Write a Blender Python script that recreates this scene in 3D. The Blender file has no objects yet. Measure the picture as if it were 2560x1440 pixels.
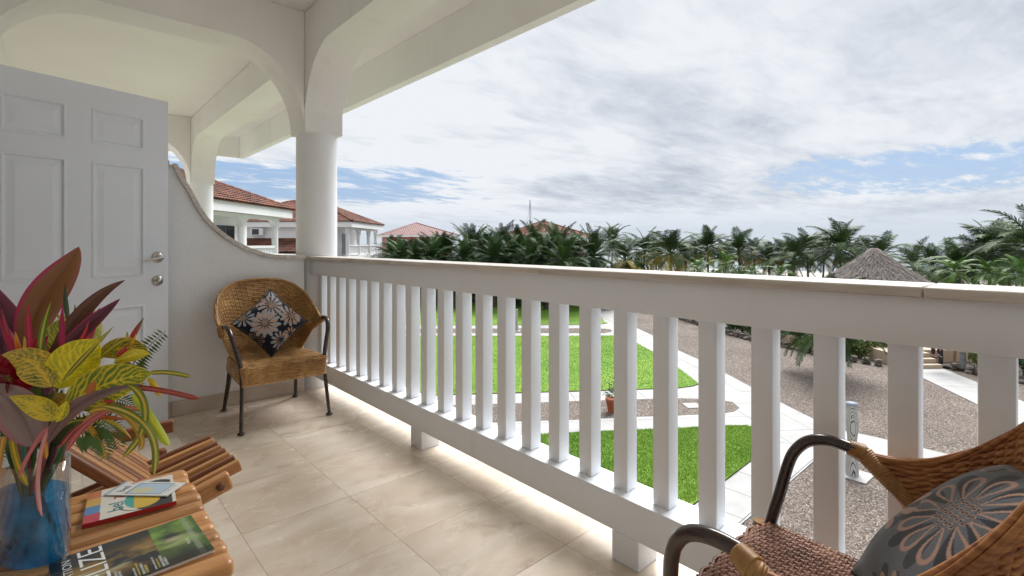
import bpy, bmesh, math, random
import numpy as np
from mathutils import Vector, Matrix
random.seed(7); RNG = np.random.default_rng(11)
R = math.radians
scene = bpy.context.scene
col = scene.collection

# ---------------------------------------------------------------- camera
FPX, CX, HY, EYE = 1256.0, 1280.0, 609.0, 1.14      # focal length / principal column / horizon row in photo pixels, eye height
AZ = math.atan2(1143, 1256)
cam = bpy.data.cameras.new('camera'); camo = bpy.data.objects.new('camera', cam); col.objects.link(camo)
cam.sensor_width = 36; cam.lens = FPX / 2560 * 36; cam.shift_y = -(720 - HY) / 2560
cam.clip_start = 0.02; cam.clip_end = 40000
camo.location = (0, 0, EYE); camo.rotation_euler = (R(90), 0, -AZ)
scene.camera = camo

# ---------------------------------------------------------------- sky and sun (bright thin overcast)
SUN_AZ, SUN_EL = R(72), R(50)                        # azimuth clockwise from +Y
world = bpy.data.worlds.new('World'); scene.world = world; world.use_nodes = True
def build_world():
    nt = world.node_tree; nt.nodes.clear(); N = nt.nodes.new; L = nt.links.new
    def math_(op, a, b=None, c=None, clamp=False):
        n = N('ShaderNodeMath'); n.operation = op; n.use_clamp = clamp
        for i, v in enumerate((a, b, c)):
            if v is None: continue
            if isinstance(v, (int, float)): n.inputs[i].default_value = v
            else: L(v, n.inputs[i])
        return n.outputs[0]
    def ramp(v, a, b, lo=0.0, hi=1.0):
        n = N('ShaderNodeMapRange'); n.interpolation_type = 'SMOOTHSTEP'
        L(v, n.inputs['Value']); n.inputs['From Min'].default_value = a; n.inputs['From Max'].default_value = b
        n.inputs['To Min'].default_value = lo; n.inputs['To Max'].default_value = hi
        return n.outputs[0]
    out = N('ShaderNodeOutputWorld'); bg = N('ShaderNodeBackground'); bg.inputs['Strength'].default_value = 0.1
    L(bg.outputs[0], out.inputs[0])
    sky = N('ShaderNodeTexSky'); sky.sky_type = 'NISHITA'; sky.sun_disc = False
    sky.sun_elevation = SUN_EL; sky.sun_rotation = SUN_AZ; sky.dust_density = 1.5
    tc = N('ShaderNodeTexCoord'); sep = N('ShaderNodeSeparateXYZ'); L(tc.outputs['Generated'], sep.inputs[0])
    x, y, z = sep.outputs
    zc = math_('MAXIMUM', z, 0.0)
    el = math_('MULTIPLY', math_('ARCSINE', zc), 57.2958)
    az = math_('MULTIPLY', math_('ARCTAN2', x, y), 57.2958)
    den = math_('ADD', zc, 0.10)
    comb = N('ShaderNodeCombineXYZ'); L(math_('DIVIDE', x, den), comb.inputs[0]); L(math_('DIVIDE', y, den), comb.inputs[1])
    def noise(scale, detail, rough, dist=0.0, off=(0, 0, 0), sc=(1, 1, 1)):
        mp = N('ShaderNodeMapping'); L(comb.outputs[0], mp.inputs['Vector']); mp.inputs['Location'].default_value = off
        mp.inputs['Scale'].default_value = sc; mp.inputs['Rotation'].default_value = (0, 0, R(40))
        n = N('ShaderNodeTexNoise'); L(mp.outputs[0], n.inputs['Vector']); n.inputs['Scale'].default_value = scale
        n.inputs['Detail'].default_value = detail; n.inputs['Roughness'].default_value = rough; n.inputs['Distortion'].default_value = dist
        return n.outputs['Fac']
    big = noise(0.55, 3, 0.5, 0.3, (3.1, 1.7, 0), (1, 1, 1))
    mid = noise(1.5, 6, 0.6, 0.5, (0.4, 5.2, 0), (1.0, 1.6, 1))
    fine = noise(5.5, 7, 0.62, 0.4, (7, 2, 0), (0.7, 1.6, 1))
    # thickness of the cloud sheet: opaque high up, broken along a band just over the horizon
    band = math_('MULTIPLY', ramp(el, 2.6, 5.2), ramp(el, 11.5, 7.2))
    sides = math_('ADD', ramp(az, 46, 28), ramp(az, 56, 80), clamp=True)
    hole = math_('MULTIPLY', band, math_('ADD', math_('MULTIPLY', sides, 0.55), 0.36))
    tex = math_('ADD', math_('MULTIPLY', mid, 0.55), math_('MULTIPLY', fine, 0.55))
    cover = ramp(math_('SUBTRACT', math_('ADD', tex, 0.30), math_('MULTIPLY', hole, 0.62)), 0.26, 0.46)
    # brightness of the cloud sheet
    shade = math_('ADD', math_('MULTIPLY', big, 0.62), math_('ADD', math_('MULTIPLY', mid, 0.45), math_('MULTIPLY', fine, 0.22)))
    lum = ramp(shade, 0.35, 0.80)
    glow = ramp(az, 85, 5)                              # the sheet's colour is brightened towards low azimuths, away from the sun
    lum = math_('ADD', lum, math_('MULTIPLY', glow, 0.30), clamp=True)
    mixc = N('ShaderNodeMix'); mixc.data_type = 'RGBA'; L(lum, mixc.inputs['Factor'])
    mixc.inputs['A'].default_value = (1.42, 1.64, 1.98, 1); mixc.inputs['B'].default_value = (2.95, 3.06, 3.22, 1)
    # low haze above the sea
    hz = N('ShaderNodeMix'); hz.data_type = 'RGBA'; L(ramp(el, 5.0, 0.3), hz.inputs['Factor'])
    L(mixc.outputs['Result'], hz.inputs['A']); hz.inputs['B'].default_value = (2.25, 2.50, 2.80, 1)
    blue = N('ShaderNodeMix'); blue.data_type = 'RGBA'; blue.inputs['Factor'].default_value = 0.90
    L(sky.outputs[0], blue.inputs['A']); blue.inputs['B'].default_value = (1.02, 1.50, 2.30, 1)
    fin = N('ShaderNodeMix'); fin.data_type = 'RGBA'; L(cover, fin.inputs['Factor'])
    L(blue.outputs['Result'], fin.inputs['A']); L(hz.outputs['Result'], fin.inputs['B'])
    L(fin.outputs['Result'], bg.inputs['Color'])
build_world()
sl = bpy.data.lights.new('sun', 'SUN'); sl.energy = 2.35; sl.angle = R(38); sl.color = (1.0, 0.995, 0.985)
so = bpy.data.objects.new('sun', sl); col.objects.link(so)
sd = Vector((math.sin(SUN_AZ) * math.cos(SUN_EL), math.cos(SUN_AZ) * math.cos(SUN_EL), math.sin(SUN_EL)))
so.rotation_euler = sd.to_track_quat('Z', 'Y').to_euler(); so.location = (20, 20, 30)
vs = scene.view_settings; vs.view_transform = 'Standard'; vs.look = 'None'; vs.gamma = 1; vs.use_curve_mapping = False
vs.exposure = 1.55
scene.cycles.max_bounces = 10; scene.cycles.diffuse_bounces = 8; scene.cycles.transmission_bounces = 10
scene.cycles.transparent_max_bounces = 12; scene.cycles.glossy_bounces = 4
scene.cycles.use_denoising = True
scene.cycles.sample_clamp_indirect = 8

# ---------------------------------------------------------------- photo pixel -> place
FW = Vector((math.sin(AZ), math.cos(AZ), 0)); RT = Vector((math.cos(AZ), -math.sin(AZ), 0)); UP = Vector((0, 0, 1))
EYEP = Vector((0, 0, EYE))
def ray(u, v): return FW + RT * ((u - CX) / FPX) + UP * ((HY - v) / FPX)
def on_z(u, v, z): d = ray(u, v); return EYEP + d * ((z - EYE) / d.z)
def on_x(u, v, x): d = ray(u, v); return EYEP + d * (x / d.x)
def on_y(u, v, y): d = ray(u, v); return EYEP + d * (y / d.y)
def at_depth(u, v, D): return EYEP + ray(u, v) * D
GZ = -3.86                                            # garden level, one storey below the balcony floor (z = 0)

# ---------------------------------------------------------------- mesh helpers
class MB:
    def __init__(s): s.v = []; s.f = []; s.sm = []
    def add(s, vs, fs, smooth=False):
        o = len(s.v); s.v += [tuple(p) for p in vs]; s.f += [tuple(i + o for i in f) for f in fs]; s.sm += [smooth] * len(fs); return s
    def box(s, x0, x1, y0, y1, z0, z1, M=None):
        vs = [Vector(p) for p in ((x0, y0, z0), (x1, y0, z0), (x1, y1, z0), (x0, y1, z0), (x0, y0, z1), (x1, y0, z1), (x1, y1, z1), (x0, y1, z1))]
        if M is not None: vs = [M @ p for p in vs]
        return s.add(vs, [(0, 3, 2, 1), (4, 5, 6, 7), (0, 1, 5, 4), (1, 2, 6, 5), (2, 3, 7, 6), (3, 0, 4, 7)])
    def prism(s, pts, z0, z1, M=None):                # polygon in xy extruded in z
        n = len(pts)
        a = sum(pts[i][0] * pts[(i + 1) % n][1] - pts[(i + 1) % n][0] * pts[i][1] for i in range(n))
        if a < 0: pts = pts[::-1]
        vs = [Vector((p[0], p[1], z0)) for p in pts] + [Vector((p[0], p[1], z1)) for p in pts]
        if M is not None: vs = [M @ p for p in vs]
        fs = [tuple(range(n))[::-1], tuple(range(n, 2 * n))] + [(i, (i + 1) % n, (i + 1) % n + n, i + n) for i in range(n)]
        return s.add(vs, fs)
    def tube(s, pts, rad, seg=8, cap=True, smooth=True, flat=1.0, closed=False):
        pts = [Vector(p) for p in pts]; n = len(pts)
        rads = rad if hasattr(rad, '__len__') else [rad] * n
        vs = []; prev = None
        for i, p in enumerate(pts):
            a = pts[i - 1] if (i > 0 or closed) else p
            b = pts[(i + 1) % n] if (i < n - 1 or closed) else p
            t = (b - a)
            t = t.normalized() if t.length > 1e-9 else Vector((0, 0, 1))
            if prev is None:
                ref = Vector((0, 0, 1)) if abs(t.z) < 0.9 else Vector((1, 0, 0))
                nrm = t.cross(ref).normalized()
            else:
                nrm = (prev - t * prev.dot(t))
                nrm = nrm.normalized() if nrm.length > 1e-9 else t.orthogonal().normalized()
            prev = nrm; bn = t.cross(nrm)
            for k in range(seg):
                an = 2 * math.pi * k / seg
                vs.append(p + (nrm * math.cos(an) + bn * math.sin(an) * flat) * rads[i])
        fs = []
        m = n if closed else n - 1
        for i in range(m):
            for k in range(seg):
                j = (i + 1) % n
                fs.append((i * seg + k, i * seg + (k + 1) % seg, j * seg + (k + 1) % seg, j * seg + k))
        s.add(vs, fs, smooth)
        if cap and not closed:
            s.add([vs[k] for k in range(seg)][::-1], [tuple(range(seg))]); s.add([vs[(n - 1) * seg + k] for k in range(seg)], [tuple(range(seg))])
        return s
    def lathe(s, prof, seg=24, M=None, sx=1, sy=1, smooth=True):   # prof [(r,z)]
        vs = []; n = len(prof)
        for r, z in prof:
            for k in range(seg):
                a = 2 * math.pi * k / seg; p = Vector((r * math.cos(a) * sx, r * math.sin(a) * sy, z))
                vs.append(M @ p if M is not None else p)
        fs = [(i * seg + k, i * seg + (k + 1) % seg, (i + 1) * seg + (k + 1) % seg, (i + 1) * seg + k) for i in range(n - 1) for k in range(seg)]
        s.add(vs, fs, smooth); 
        s.add(vs[:seg][::-1], [tuple(range(seg))]); s.add(vs[-seg:], [tuple(range(seg))])
        return s
    def mesh(s, name):
        me = bpy.data.meshes.new(name); me.from_pydata(s.v, [], s.f); me.polygons.foreach_set('use_smooth', s.sm); me.update(); return me
    def build(s, name, m, parent=None, bevel=0, seg=2, weld=True):
        me = s.mesh(name)
        if bevel:
            bm = bmesh.new(); bm.from_mesh(me)
            bmesh.ops.remove_doubles(bm, verts=bm.verts, dist=1e-5)
            es = [e for e in bm.edges if len(e.link_faces) == 2 and e.calc_face_angle(0) > 0.5]
            bmesh.ops.bevel(bm, geom=es, offset=bevel, segments=seg, affect='EDGES', profile=0.6, clamp_overlap=True)
            for f in bm.faces: f.smooth = True
            bm.to_mesh(me); bm.free()
            try: me.set_sharp_from_angle(angle=R(40))
            except Exception: pass
        return obj(name, me, m, parent)
def obj(name, me, m=None, parent=None):
    o = bpy.data.objects.new(name, me); col.objects.link(o)
    if m is not None and not me.materials: me.materials.append(m)
    if parent is not None:
        o.parent = parent; o.matrix_parent_inverse = PINV(parent)
    return o
def wm(o):
    m = o.matrix_basis.copy()
    return m if o.parent is None else wm(o.parent) @ o.matrix_parent_inverse @ m
def PINV(p): return wm(p).inverted()                 # parts are modelled in place, whatever the Empty's own position
def tag(o, label, cat, group=None, kind=None):
    if label: o['label'] = label
    if cat: o['category'] = cat
    if group: o['group'] = group
    if kind: o['kind'] = kind
    return o
def thing(name, label, cat, loc=(0, 0, 0), rz=0.0, group=None, sc=1.0):
    o = bpy.data.objects.new(name, None); col.objects.link(o); o.empty_display_size = 0.1
    o.location = loc; o.rotation_euler = (0, 0, rz); o.scale = (sc, sc, sc)
    return tag(o, label, cat, group)
def struct(o): o['kind'] = 'structure'; return o
def stuff(o): o['kind'] = 'stuff'; return o
def copy_tree(o, parent=None):
    c = o.copy(); col.objects.link(c); c.parent = parent
    for ch in list(o.children): copy_tree(ch, c)
    return c
def child(name, me, m, parent, loc=(0, 0, 0), rot=(0, 0, 0), sc=(1, 1, 1)):
    o = bpy.data.objects.new(name, me); col.objects.link(o); o.parent = parent
    if m is not None and not me.materials: me.materials.append(m)
    o.location = loc; o.rotation_euler = rot; o.scale = sc
    return o
def painted(name, nu, nv, pos, colf, m, parent=None, thick=0.0, smooth=True, weldu=False):
    """grid surface pos(s,t) with printed / grown colour colf(S,T)->(n,3) held in a colour attribute"""
    s = np.linspace(0, 1, nu); t = np.linspace(0, 1, nv); S, T = np.meshgrid(s, t, indexing='ij'); S = S.ravel(); T = T.ravel()
    V = pos(S, T); C = np.clip(colf(S, T), 0, 1)
    idx = np.arange(nu * nv).reshape(nu, nv)
    F = np.stack([idx[:-1, :-1], idx[1:, :-1], idx[1:, 1:], idx[:-1, 1:]], -1).reshape(-1, 4)
    me = bpy.data.meshes.new(name); me.from_pydata(V.tolist(), [], F.tolist())
    me.polygons.foreach_set('use_smooth', [smooth] * len(F))
    a = me.color_attributes.new('Col', 'FLOAT_COLOR', 'POINT')
    a.data.foreach_set('color', np.concatenate([C, np.ones((len(C), 1))], 1).astype(np.float32).ravel()); me.update()
    return obj(name, me, m, parent)

# ---------------------------------------------------------------- materials
def newmat(name):
    m = bpy.data.materials.new(name); m.use_nodes = True; nt = m.node_tree
    return m, nt, nt.nodes['Principled BSDF'], nt.nodes.new, nt.links.new
def mat(name, c1, rough=0.6, c2=None, scale=4.0, detail=5, bump=0.0, bscale=None, metal=0.0, spec=0.5, rnd=0.0, coat=0.0, stretch=(1, 1, 1), coords='Object', lo=0.35, hi=0.65, dist=0.0, rvar=0.0):
    m, nt, P, N, L = newmat(name)
    P.inputs['Roughness'].default_value = rough; P.inputs['Metallic'].default_value = metal
    P.inputs['Specular IOR Level'].default_value = spec; P.inputs['Coat Weight'].default_value = coat
    P.inputs['Base Color'].default_value = (*c1, 1); m.diffuse_color = (*c1, 1)
    tc = N('ShaderNodeTexCoord'); mp = N('ShaderNodeMapping'); mp.inputs['Scale'].default_value = stretch
    L(tc.outputs[coords], mp.inputs['Vector']); vec = mp.outputs[0]
    src = None
    if rnd:                                              # every piece gets its own patch of the grain
        oo = N('ShaderNodeObjectInfo'); va = N('ShaderNodeVectorMath'); va.operation = 'ADD'; vm = N('ShaderNodeMath'); vm.operation = 'MULTIPLY'
        vm.inputs[1].default_value = 53.0; L(oo.outputs['Random'], vm.inputs[0]); L(vec, va.inputs[0]); L(vm.outputs[0], va.inputs[1]); vec = va.outputs[0]
    if c2 is not None:
        n = N('ShaderNodeTexNoise'); n.inputs['Scale'].default_value = scale; n.inputs['Detail'].default_value = detail; n.inputs['Distortion'].default_value = dist
        n.inputs['Roughness'].default_value = 0.6
        L(vec, n.inputs['Vector'])
        mr = N('ShaderNodeMapRange'); L(n.outputs['Fac'], mr.inputs['Value']); mr.inputs['From Min'].default_value = lo; mr.inputs['From Max'].default_value = hi
        mx = N('ShaderNodeMix'); mx.data_type = 'RGBA'; L(mr.outputs[0], mx.inputs['Factor'])
        mx.inputs['A'].default_value = (*c1, 1); mx.inputs['B'].default_value = (*c2, 1); src = mx.outputs['Result']
        if rvar:
            r2 = N('ShaderNodeMapRange'); L(n.outputs['Fac'], r2.inputs['Value']); r2.inputs['To Min'].default_value = rough - rvar; r2.inputs['To Max'].default_value = rough + rvar
            L(r2.outputs[0], P.inputs['Roughness'])
    if rnd:
        oi = N('ShaderNodeObjectInfo'); hs = N('ShaderNodeHueSaturation')
        mr = N('ShaderNodeMapRange'); L(oi.outputs['Random'], mr.inputs['Value']); mr.inputs['To Min'].default_value = 1 - rnd; mr.inputs['To Max'].default_value = 1 + rnd
        L(mr.outputs[0], hs.inputs['Value'])
        if src: L(src, hs.inputs['Color'])
        else: hs.inputs['Color'].default_value = (*c1, 1)
        src = hs.outputs[0]
    if src: L(src, P.inputs['Base Color'])
    if bump:
        n = N('ShaderNodeTexNoise'); n.inputs['Scale'].default_value = bscale or scale * 8; n.inputs['Detail'].default_value = 4; L(vec, n.inputs['Vector'])
        b = N('ShaderNodeBump'); b.inputs['Strength'].default_value = bump; b.inputs['Distance'].default_value = 0.01
        L(n.outputs['Fac'], b.inputs['Height']); L(b.outputs[0], P.inputs['Normal'])
    return m
def colmat(name, rough=0.6, spec=0.4, bump=0.0, bscale=300, coat=0.0, sheen=0.0, trans=0.0):
    m, nt, P, N, L = newmat(name); P.inputs['Roughness'].default_value = rough; P.inputs['Specular IOR Level'].default_value = spec
    P.inputs['Coat Weight'].default_value = coat; P.inputs['Sheen Weight'].default_value = sheen
    a = N('ShaderNodeVertexColor'); a.layer_name = 'Col'; L(a.outputs[0], P.inputs['Base Color'])
    if trans:
        td = N('ShaderNodeBsdfTranslucent'); L(a.outputs[0], td.inputs[0]); mx = N('ShaderNodeMixShader'); mx.inputs[0].default_value = trans
        o = nt.nodes['Material Output']; L(P.outputs[0], mx.inputs[1]); L(td.outputs[0], mx.inputs[2]); L(mx.outputs[0], o.inputs[0])
    if bump:
        n = N('ShaderNodeTexNoise'); n.inputs['Scale'].default_value = bscale; tc = N('ShaderNodeTexCoord'); L(tc.outputs['Object'], n.inputs['Vector'])
        b = N('ShaderNodeBump'); b.inputs['Strength'].default_value = bump; b.inputs['Distance'].default_value = 0.004; L(n.outputs['Fac'], b.inputs['Height']); L(b.outputs[0], P.inputs['Normal'])
    return m
M = {}
M['stucco'] = mat('white_stucco', (0.84, 0.835, 0.825), 0.75, (0.80, 0.79, 0.775), 1.3, 6, 0.10, 45)
M['wallpaint'] = mat('white_wall_paint', (0.82, 0.835, 0.86), 0.7, (0.78, 0.79, 0.81), 1.3, 6, 0.10, 45)
M['rail'] = mat('white_rail_paint', (0.80, 0.835, 0.89), 0.5, (0.77, 0.80, 0.84), 2.2, 6, 0.08, 30)
M['ceiling'] = mat('ceiling_paint', (0.84, 0.83, 0.81), 0.8, (0.79, 0.775, 0.745), 0.8, 5, 0.06, 40)
M['door'] = mat('white_door_paint', (0.77, 0.80, 0.85), 0.38, (0.74, 0.77, 0.81), 3, 4, 0.02, 60)
M['tile_plain'] = mat('travertine_tile_plain', (0.67, 0.61, 0.545), 0.2, (0.53, 0.455, 0.38), 3.0, 9, 0.015, 20, rnd=0.05, stretch=(1.0, 0.5, 1), lo=0.36, hi=0.66, dist=1.6, spec=0.5, rvar=0.10)
M['grout'] = mat('grout', (0.46, 0.36, 0.28), 0.8)
M['cap'] = mat('travertine_cap', (0.66, 0.62, 0.57), 0.35, (0.44, 0.37, 0.31), 5, 8, 0.10, 60, rnd=0.06, stretch=(6, 0.7, 8), lo=0.3, hi=0.75)
M['base'] = mat('travertine_base', (0.62, 0.53, 0.45), 0.35, (0.55, 0.45, 0.37), 6, 7, 0.03, 60, rnd=0.05)
M['satin'] = mat('satin_nickel', (0.62, 0.60, 0.57), 0.28, metal=1.0)
M['dark_tube'] = mat('lacquered_dark_tube', (0.020, 0.011, 0.009), 0.24, (0.045, 0.022, 0.016), 14, 4, coat=0.4)
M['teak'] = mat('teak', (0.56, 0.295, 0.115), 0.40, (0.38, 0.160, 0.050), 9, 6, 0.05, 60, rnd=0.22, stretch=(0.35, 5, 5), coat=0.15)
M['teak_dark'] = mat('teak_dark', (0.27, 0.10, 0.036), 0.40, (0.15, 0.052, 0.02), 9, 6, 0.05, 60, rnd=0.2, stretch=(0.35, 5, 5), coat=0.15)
M['peg'] = mat('teak_peg', (0.15, 0.055, 0.024), 0.5)
M['housewhite'] = mat('house_white', (0.80, 0.80, 0.80), 0.7, (0.74, 0.74, 0.74), 0.6, 5)
M['rooftile'] = mat('clay_roof_tile', (0.25, 0.100, 0.060), 0.85, (0.075, 0.036, 0.030), 0.9, 8, lo=0.38, hi=0.66)
M['pinkroof'] = mat('pink_metal_roof', (0.26, 0.135, 0.12), 0.6, (0.21, 0.105, 0.095), 1, 3)
M['redwall'] = mat('salmon_wall', (0.30, 0.11, 0.085), 0.7)
M['glassdark'] = mat('window_dark', (0.03, 0.035, 0.04), 0.1)
M['frond'] = mat('palm_leaf', (0.027, 0.062, 0.021), 0.6, (0.070, 0.118, 0.030), 1.2, 3, spec=0.2, rnd=0.35)
M['frond2'] = mat('date_palm_leaf', (0.025, 0.058, 0.021), 0.6, (0.062, 0.112, 0.030), 1.2, 3, spec=0.2, rnd=0.35)
M['frondy'] = mat('yellowing_palm_leaf', (0.30, 0.22, 0.025), 0.55, (0.13, 0.14, 0.02), 1.5, 3, spec=0.2, rnd=0.3)
M['frondb'] = mat('young_palm_leaf', (0.060, 0.14, 0.022), 0.5, (0.10, 0.19, 0.035), 1.2, 3, spec=0.2, rnd=0.25)
M['trunk'] = mat('palm_trunk', (0.13, 0.105, 0.085), 0.9, (0.065, 0.05, 0.04), 5, 6, 0.6, 12)
M['shrub'] = mat('shrub_leaf', (0.028, 0.075, 0.016), 0.5, (0.055, 0.12, 0.028), 3, 3, rnd=0.25)
M['shrub2'] = mat('yellow_shrub_leaf', (0.10, 0.14, 0.02), 0.5, (0.17, 0.19, 0.03), 3, 3, rnd=0.2)
M['sand'] = mat('sand', (0.44, 0.42, 0.39), 0.95, (0.34, 0.32, 0.29), 0.25, 8, 0.2, 3)
M['lawn'] = mat('lawn_turf', (0.105, 0.24, 0.016), 0.9, (0.20, 0.33, 0.030), 0.5, 10, 0.3, 60)
M['blade'] = mat('grass_blade', (0.15, 0.30, 0.020), 0.7, (0.24, 0.38, 0.038), 0.45, 9)
M['soil'] = mat('dark_soil_edge', (0.035, 0.028, 0.02), 0.95)
M['terrace'] = mat('beige_terrace', (0.50, 0.40, 0.29), 0.7, (0.44, 0.34, 0.24), 1.2, 5)
M['stone'] = mat('border_stone', (0.20, 0.165, 0.14), 0.9, (0.12, 0.10, 0.085), 5, 6, 0.5, 20, rnd=0.3)
M['thatch'] = mat('palm_thatch', (0.25, 0.215, 0.195), 0.95, (0.12, 0.10, 0.09), 9, 5, 0.6, 30)
M['pole'] = mat('dark_pole', (0.025, 0.024, 0.03), 0.5)
M['mast'] = mat('aluminium_mast', (0.25, 0.27, 0.29), 0.4, metal=0.6)
M['terracotta'] = mat('terracotta', (0.36, 0.10, 0.045), 0.8)
M['skin'] = mat('skin', (0.36, 0.19, 0.13), 0.55)
M['ac'] = mat('plastic_white', (0.72, 0.72, 0.70), 0.5)
def gravel_mat():
    m, nt, P, N, L = newmat('pebble_gravel'); P.inputs['Roughness'].default_value = 0.85; P.inputs['Specular IOR Level'].default_value = 0.25
    tc = N('ShaderNodeTexCoord')
    v = N('ShaderNodeTexVoronoi'); v.inputs['Scale'].default_value = 40; L(tc.outputs['Object'], v.inputs['Vector'])
    sp = N('ShaderNodeSeparateColor'); L(v.outputs['Color'], sp.inputs[0])
    cr = N('ShaderNodeValToRGB'); L(sp.outputs[0], cr.inputs[0]); e = cr.color_ramp.elements
    e[0].position = 0; e[0].color = (0.058, 0.045, 0.038, 1); e[1].position = 1; e[1].color = (0.40, 0.37, 0.335, 1)
    for p, c in ((0.3, (0.120, 0.090, 0.073, 1)), (0.6, (0.185, 0.146, 0.120, 1)), (0.85, (0.255, 0.212, 0.180, 1))): k = e.new(p); k.color = c
    n = N('ShaderNodeTexNoise'); n.inputs['Scale'].default_value = 0.5; n.inputs['Detail'].default_value = 6; L(tc.outputs['Object'], n.inputs['Vector'])
    mr = N('ShaderNodeMapRange'); L(n.outputs['Fac'], mr.inputs['Value']); mr.inputs['From Min'].default_value = 0.3; mr.inputs['From Max'].default_value = 0.7; mr.inputs['To Min'].default_value = 0.82; mr.inputs['To Max'].default_value = 1.12
    hs = N('ShaderNodeHueSaturation'); L(cr.outputs[0], hs.inputs['Color']); L(mr.outputs[0], hs.inputs['Value']); L(hs.outputs[0], P.inputs['Base Color'])
    b = N('ShaderNodeBump'); b.inputs['Strength'].default_value = 0.9; b.inputs['Distance'].default_value = 0.02; b.invert = True
    L(v.outputs['Distance'], b.inputs['Height']); L(b.outputs[0], P.inputs['Normal']); return m
M['gravel'] = gravel_mat()
def paving_mat():
    m = mat('white_paving', (0.40, 0.396, 0.388), 0.8, (0.335, 0.328, 0.318), 1.6, 8, 0.25, 90, rnd=0.045); return m
M['paving'] = paving_mat()
def sea_mat():
    m, nt, P, N, L = newmat('sea_water'); P.inputs['Base Color'].default_value = (0.17, 0.21, 0.22, 1); P.inputs['Roughness'].default_value = 0.18; P.inputs['IOR'].default_value = 1.33
    tc = N('ShaderNodeTexCoord'); n = N('ShaderNodeTexNoise'); n.inputs['Scale'].default_value = 0.6; n.inputs['Detail'].default_value = 6; L(tc.outputs['Object'], n.inputs['Vector'])
    b = N('ShaderNodeBump'); b.inputs['Strength'].default_value = 0.5; b.inputs['Distance'].default_value = 0.4; L(n.outputs['Fac'], b.inputs['Height']); L(b.outputs[0], P.inputs['Normal']); return m
M['sea'] = sea_mat()
def glass_mat(name, c, rough=0.0, ior=1.5):
    m, nt, P, N, L = newmat(name); P.inputs['Base Color'].default_value = (*c, 1); P.inputs['Transmission Weight'].default_value = 1; P.inputs['Roughness'].default_value = rough; P.inputs['IOR'].default_value = ior; return m

def thin_glass(name, tint, ior=1.45, rough=0.0):
    m, nt, P, N, L = newmat(name); nt.nodes.remove(P); o = nt.nodes['Material Output']
    tr = N('ShaderNodeBsdfTransparent'); tr.inputs[0].default_value = (*tint, 1); gl = N('ShaderNodeBsdfGlossy'); gl.inputs['Roughness'].default_value = rough
    lw = N('ShaderNodeLayerWeight'); lw.inputs[0].default_value = .5; pw = N('ShaderNodeMath'); pw.operation = 'POWER'; L(lw.outputs['Facing'], pw.inputs[0]); pw.inputs[1].default_value = 3.5; fr = N('ShaderNodeMath'); fr.operation = 'MULTIPLY_ADD'; L(pw.outputs[0], fr.inputs[0]); fr.inputs[1].default_value = .75; fr.inputs[2].default_value = .045; mx = N('ShaderNodeMixShader'); L(fr.outputs[0], mx.inputs[0]); L(tr.outputs[0], mx.inputs[1]); L(gl.outputs[0], mx.inputs[2]); L(mx.outputs[0], o.inputs[0]); return m

def dyed_water(name):
    m, nt, P, N, L = newmat(name); nt.nodes.remove(P); o = nt.nodes['Material Output']
    tr = N('ShaderNodeBsdfTransparent'); tr.inputs[0].default_value = (.22, .66, .92, 1); df = N('ShaderNodeBsdfDiffuse'); df.inputs[0].default_value = (.010, .40, .80, 1)
    tl = N('ShaderNodeBsdfTranslucent'); tl.inputs[0].default_value = (.02, .62, .98, 1); a = N('ShaderNodeMixShader'); a.inputs[0].default_value = .5; L(df.outputs[0], a.inputs[1]); L(tl.outputs[0], a.inputs[2])
    tc = N('ShaderNodeTexCoord'); n = N('ShaderNodeTexNoise'); n.inputs['Scale'].default_value = 16; n.inputs['Detail'].default_value = 3; L(tc.outputs['Object'], n.inputs['Vector'])
    mr = N('ShaderNodeMapRange'); L(n.outputs['Fac'], mr.inputs['Value']); mr.inputs['From Min'].default_value = .35; mr.inputs['From Max'].default_value = .65; mr.inputs['To Min'].default_value = .22; mr.inputs['To Max'].default_value = .85
    b = N('ShaderNodeMixShader'); L(mr.outputs[0], b.inputs[0]); L(tr.outputs[0], b.inputs[1]); L(a.outputs[0], b.inputs[2])
    gl = N('ShaderNodeBsdfGlossy'); gl.inputs['Roughness'].default_value = 0
    c = N('ShaderNodeMixShader'); c.inputs[0].default_value = .03; L(b.outputs[0], c.inputs[1]); L(gl.outputs[0], c.inputs[2]); L(c.outputs[0], o.inputs[0]); return m

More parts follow.
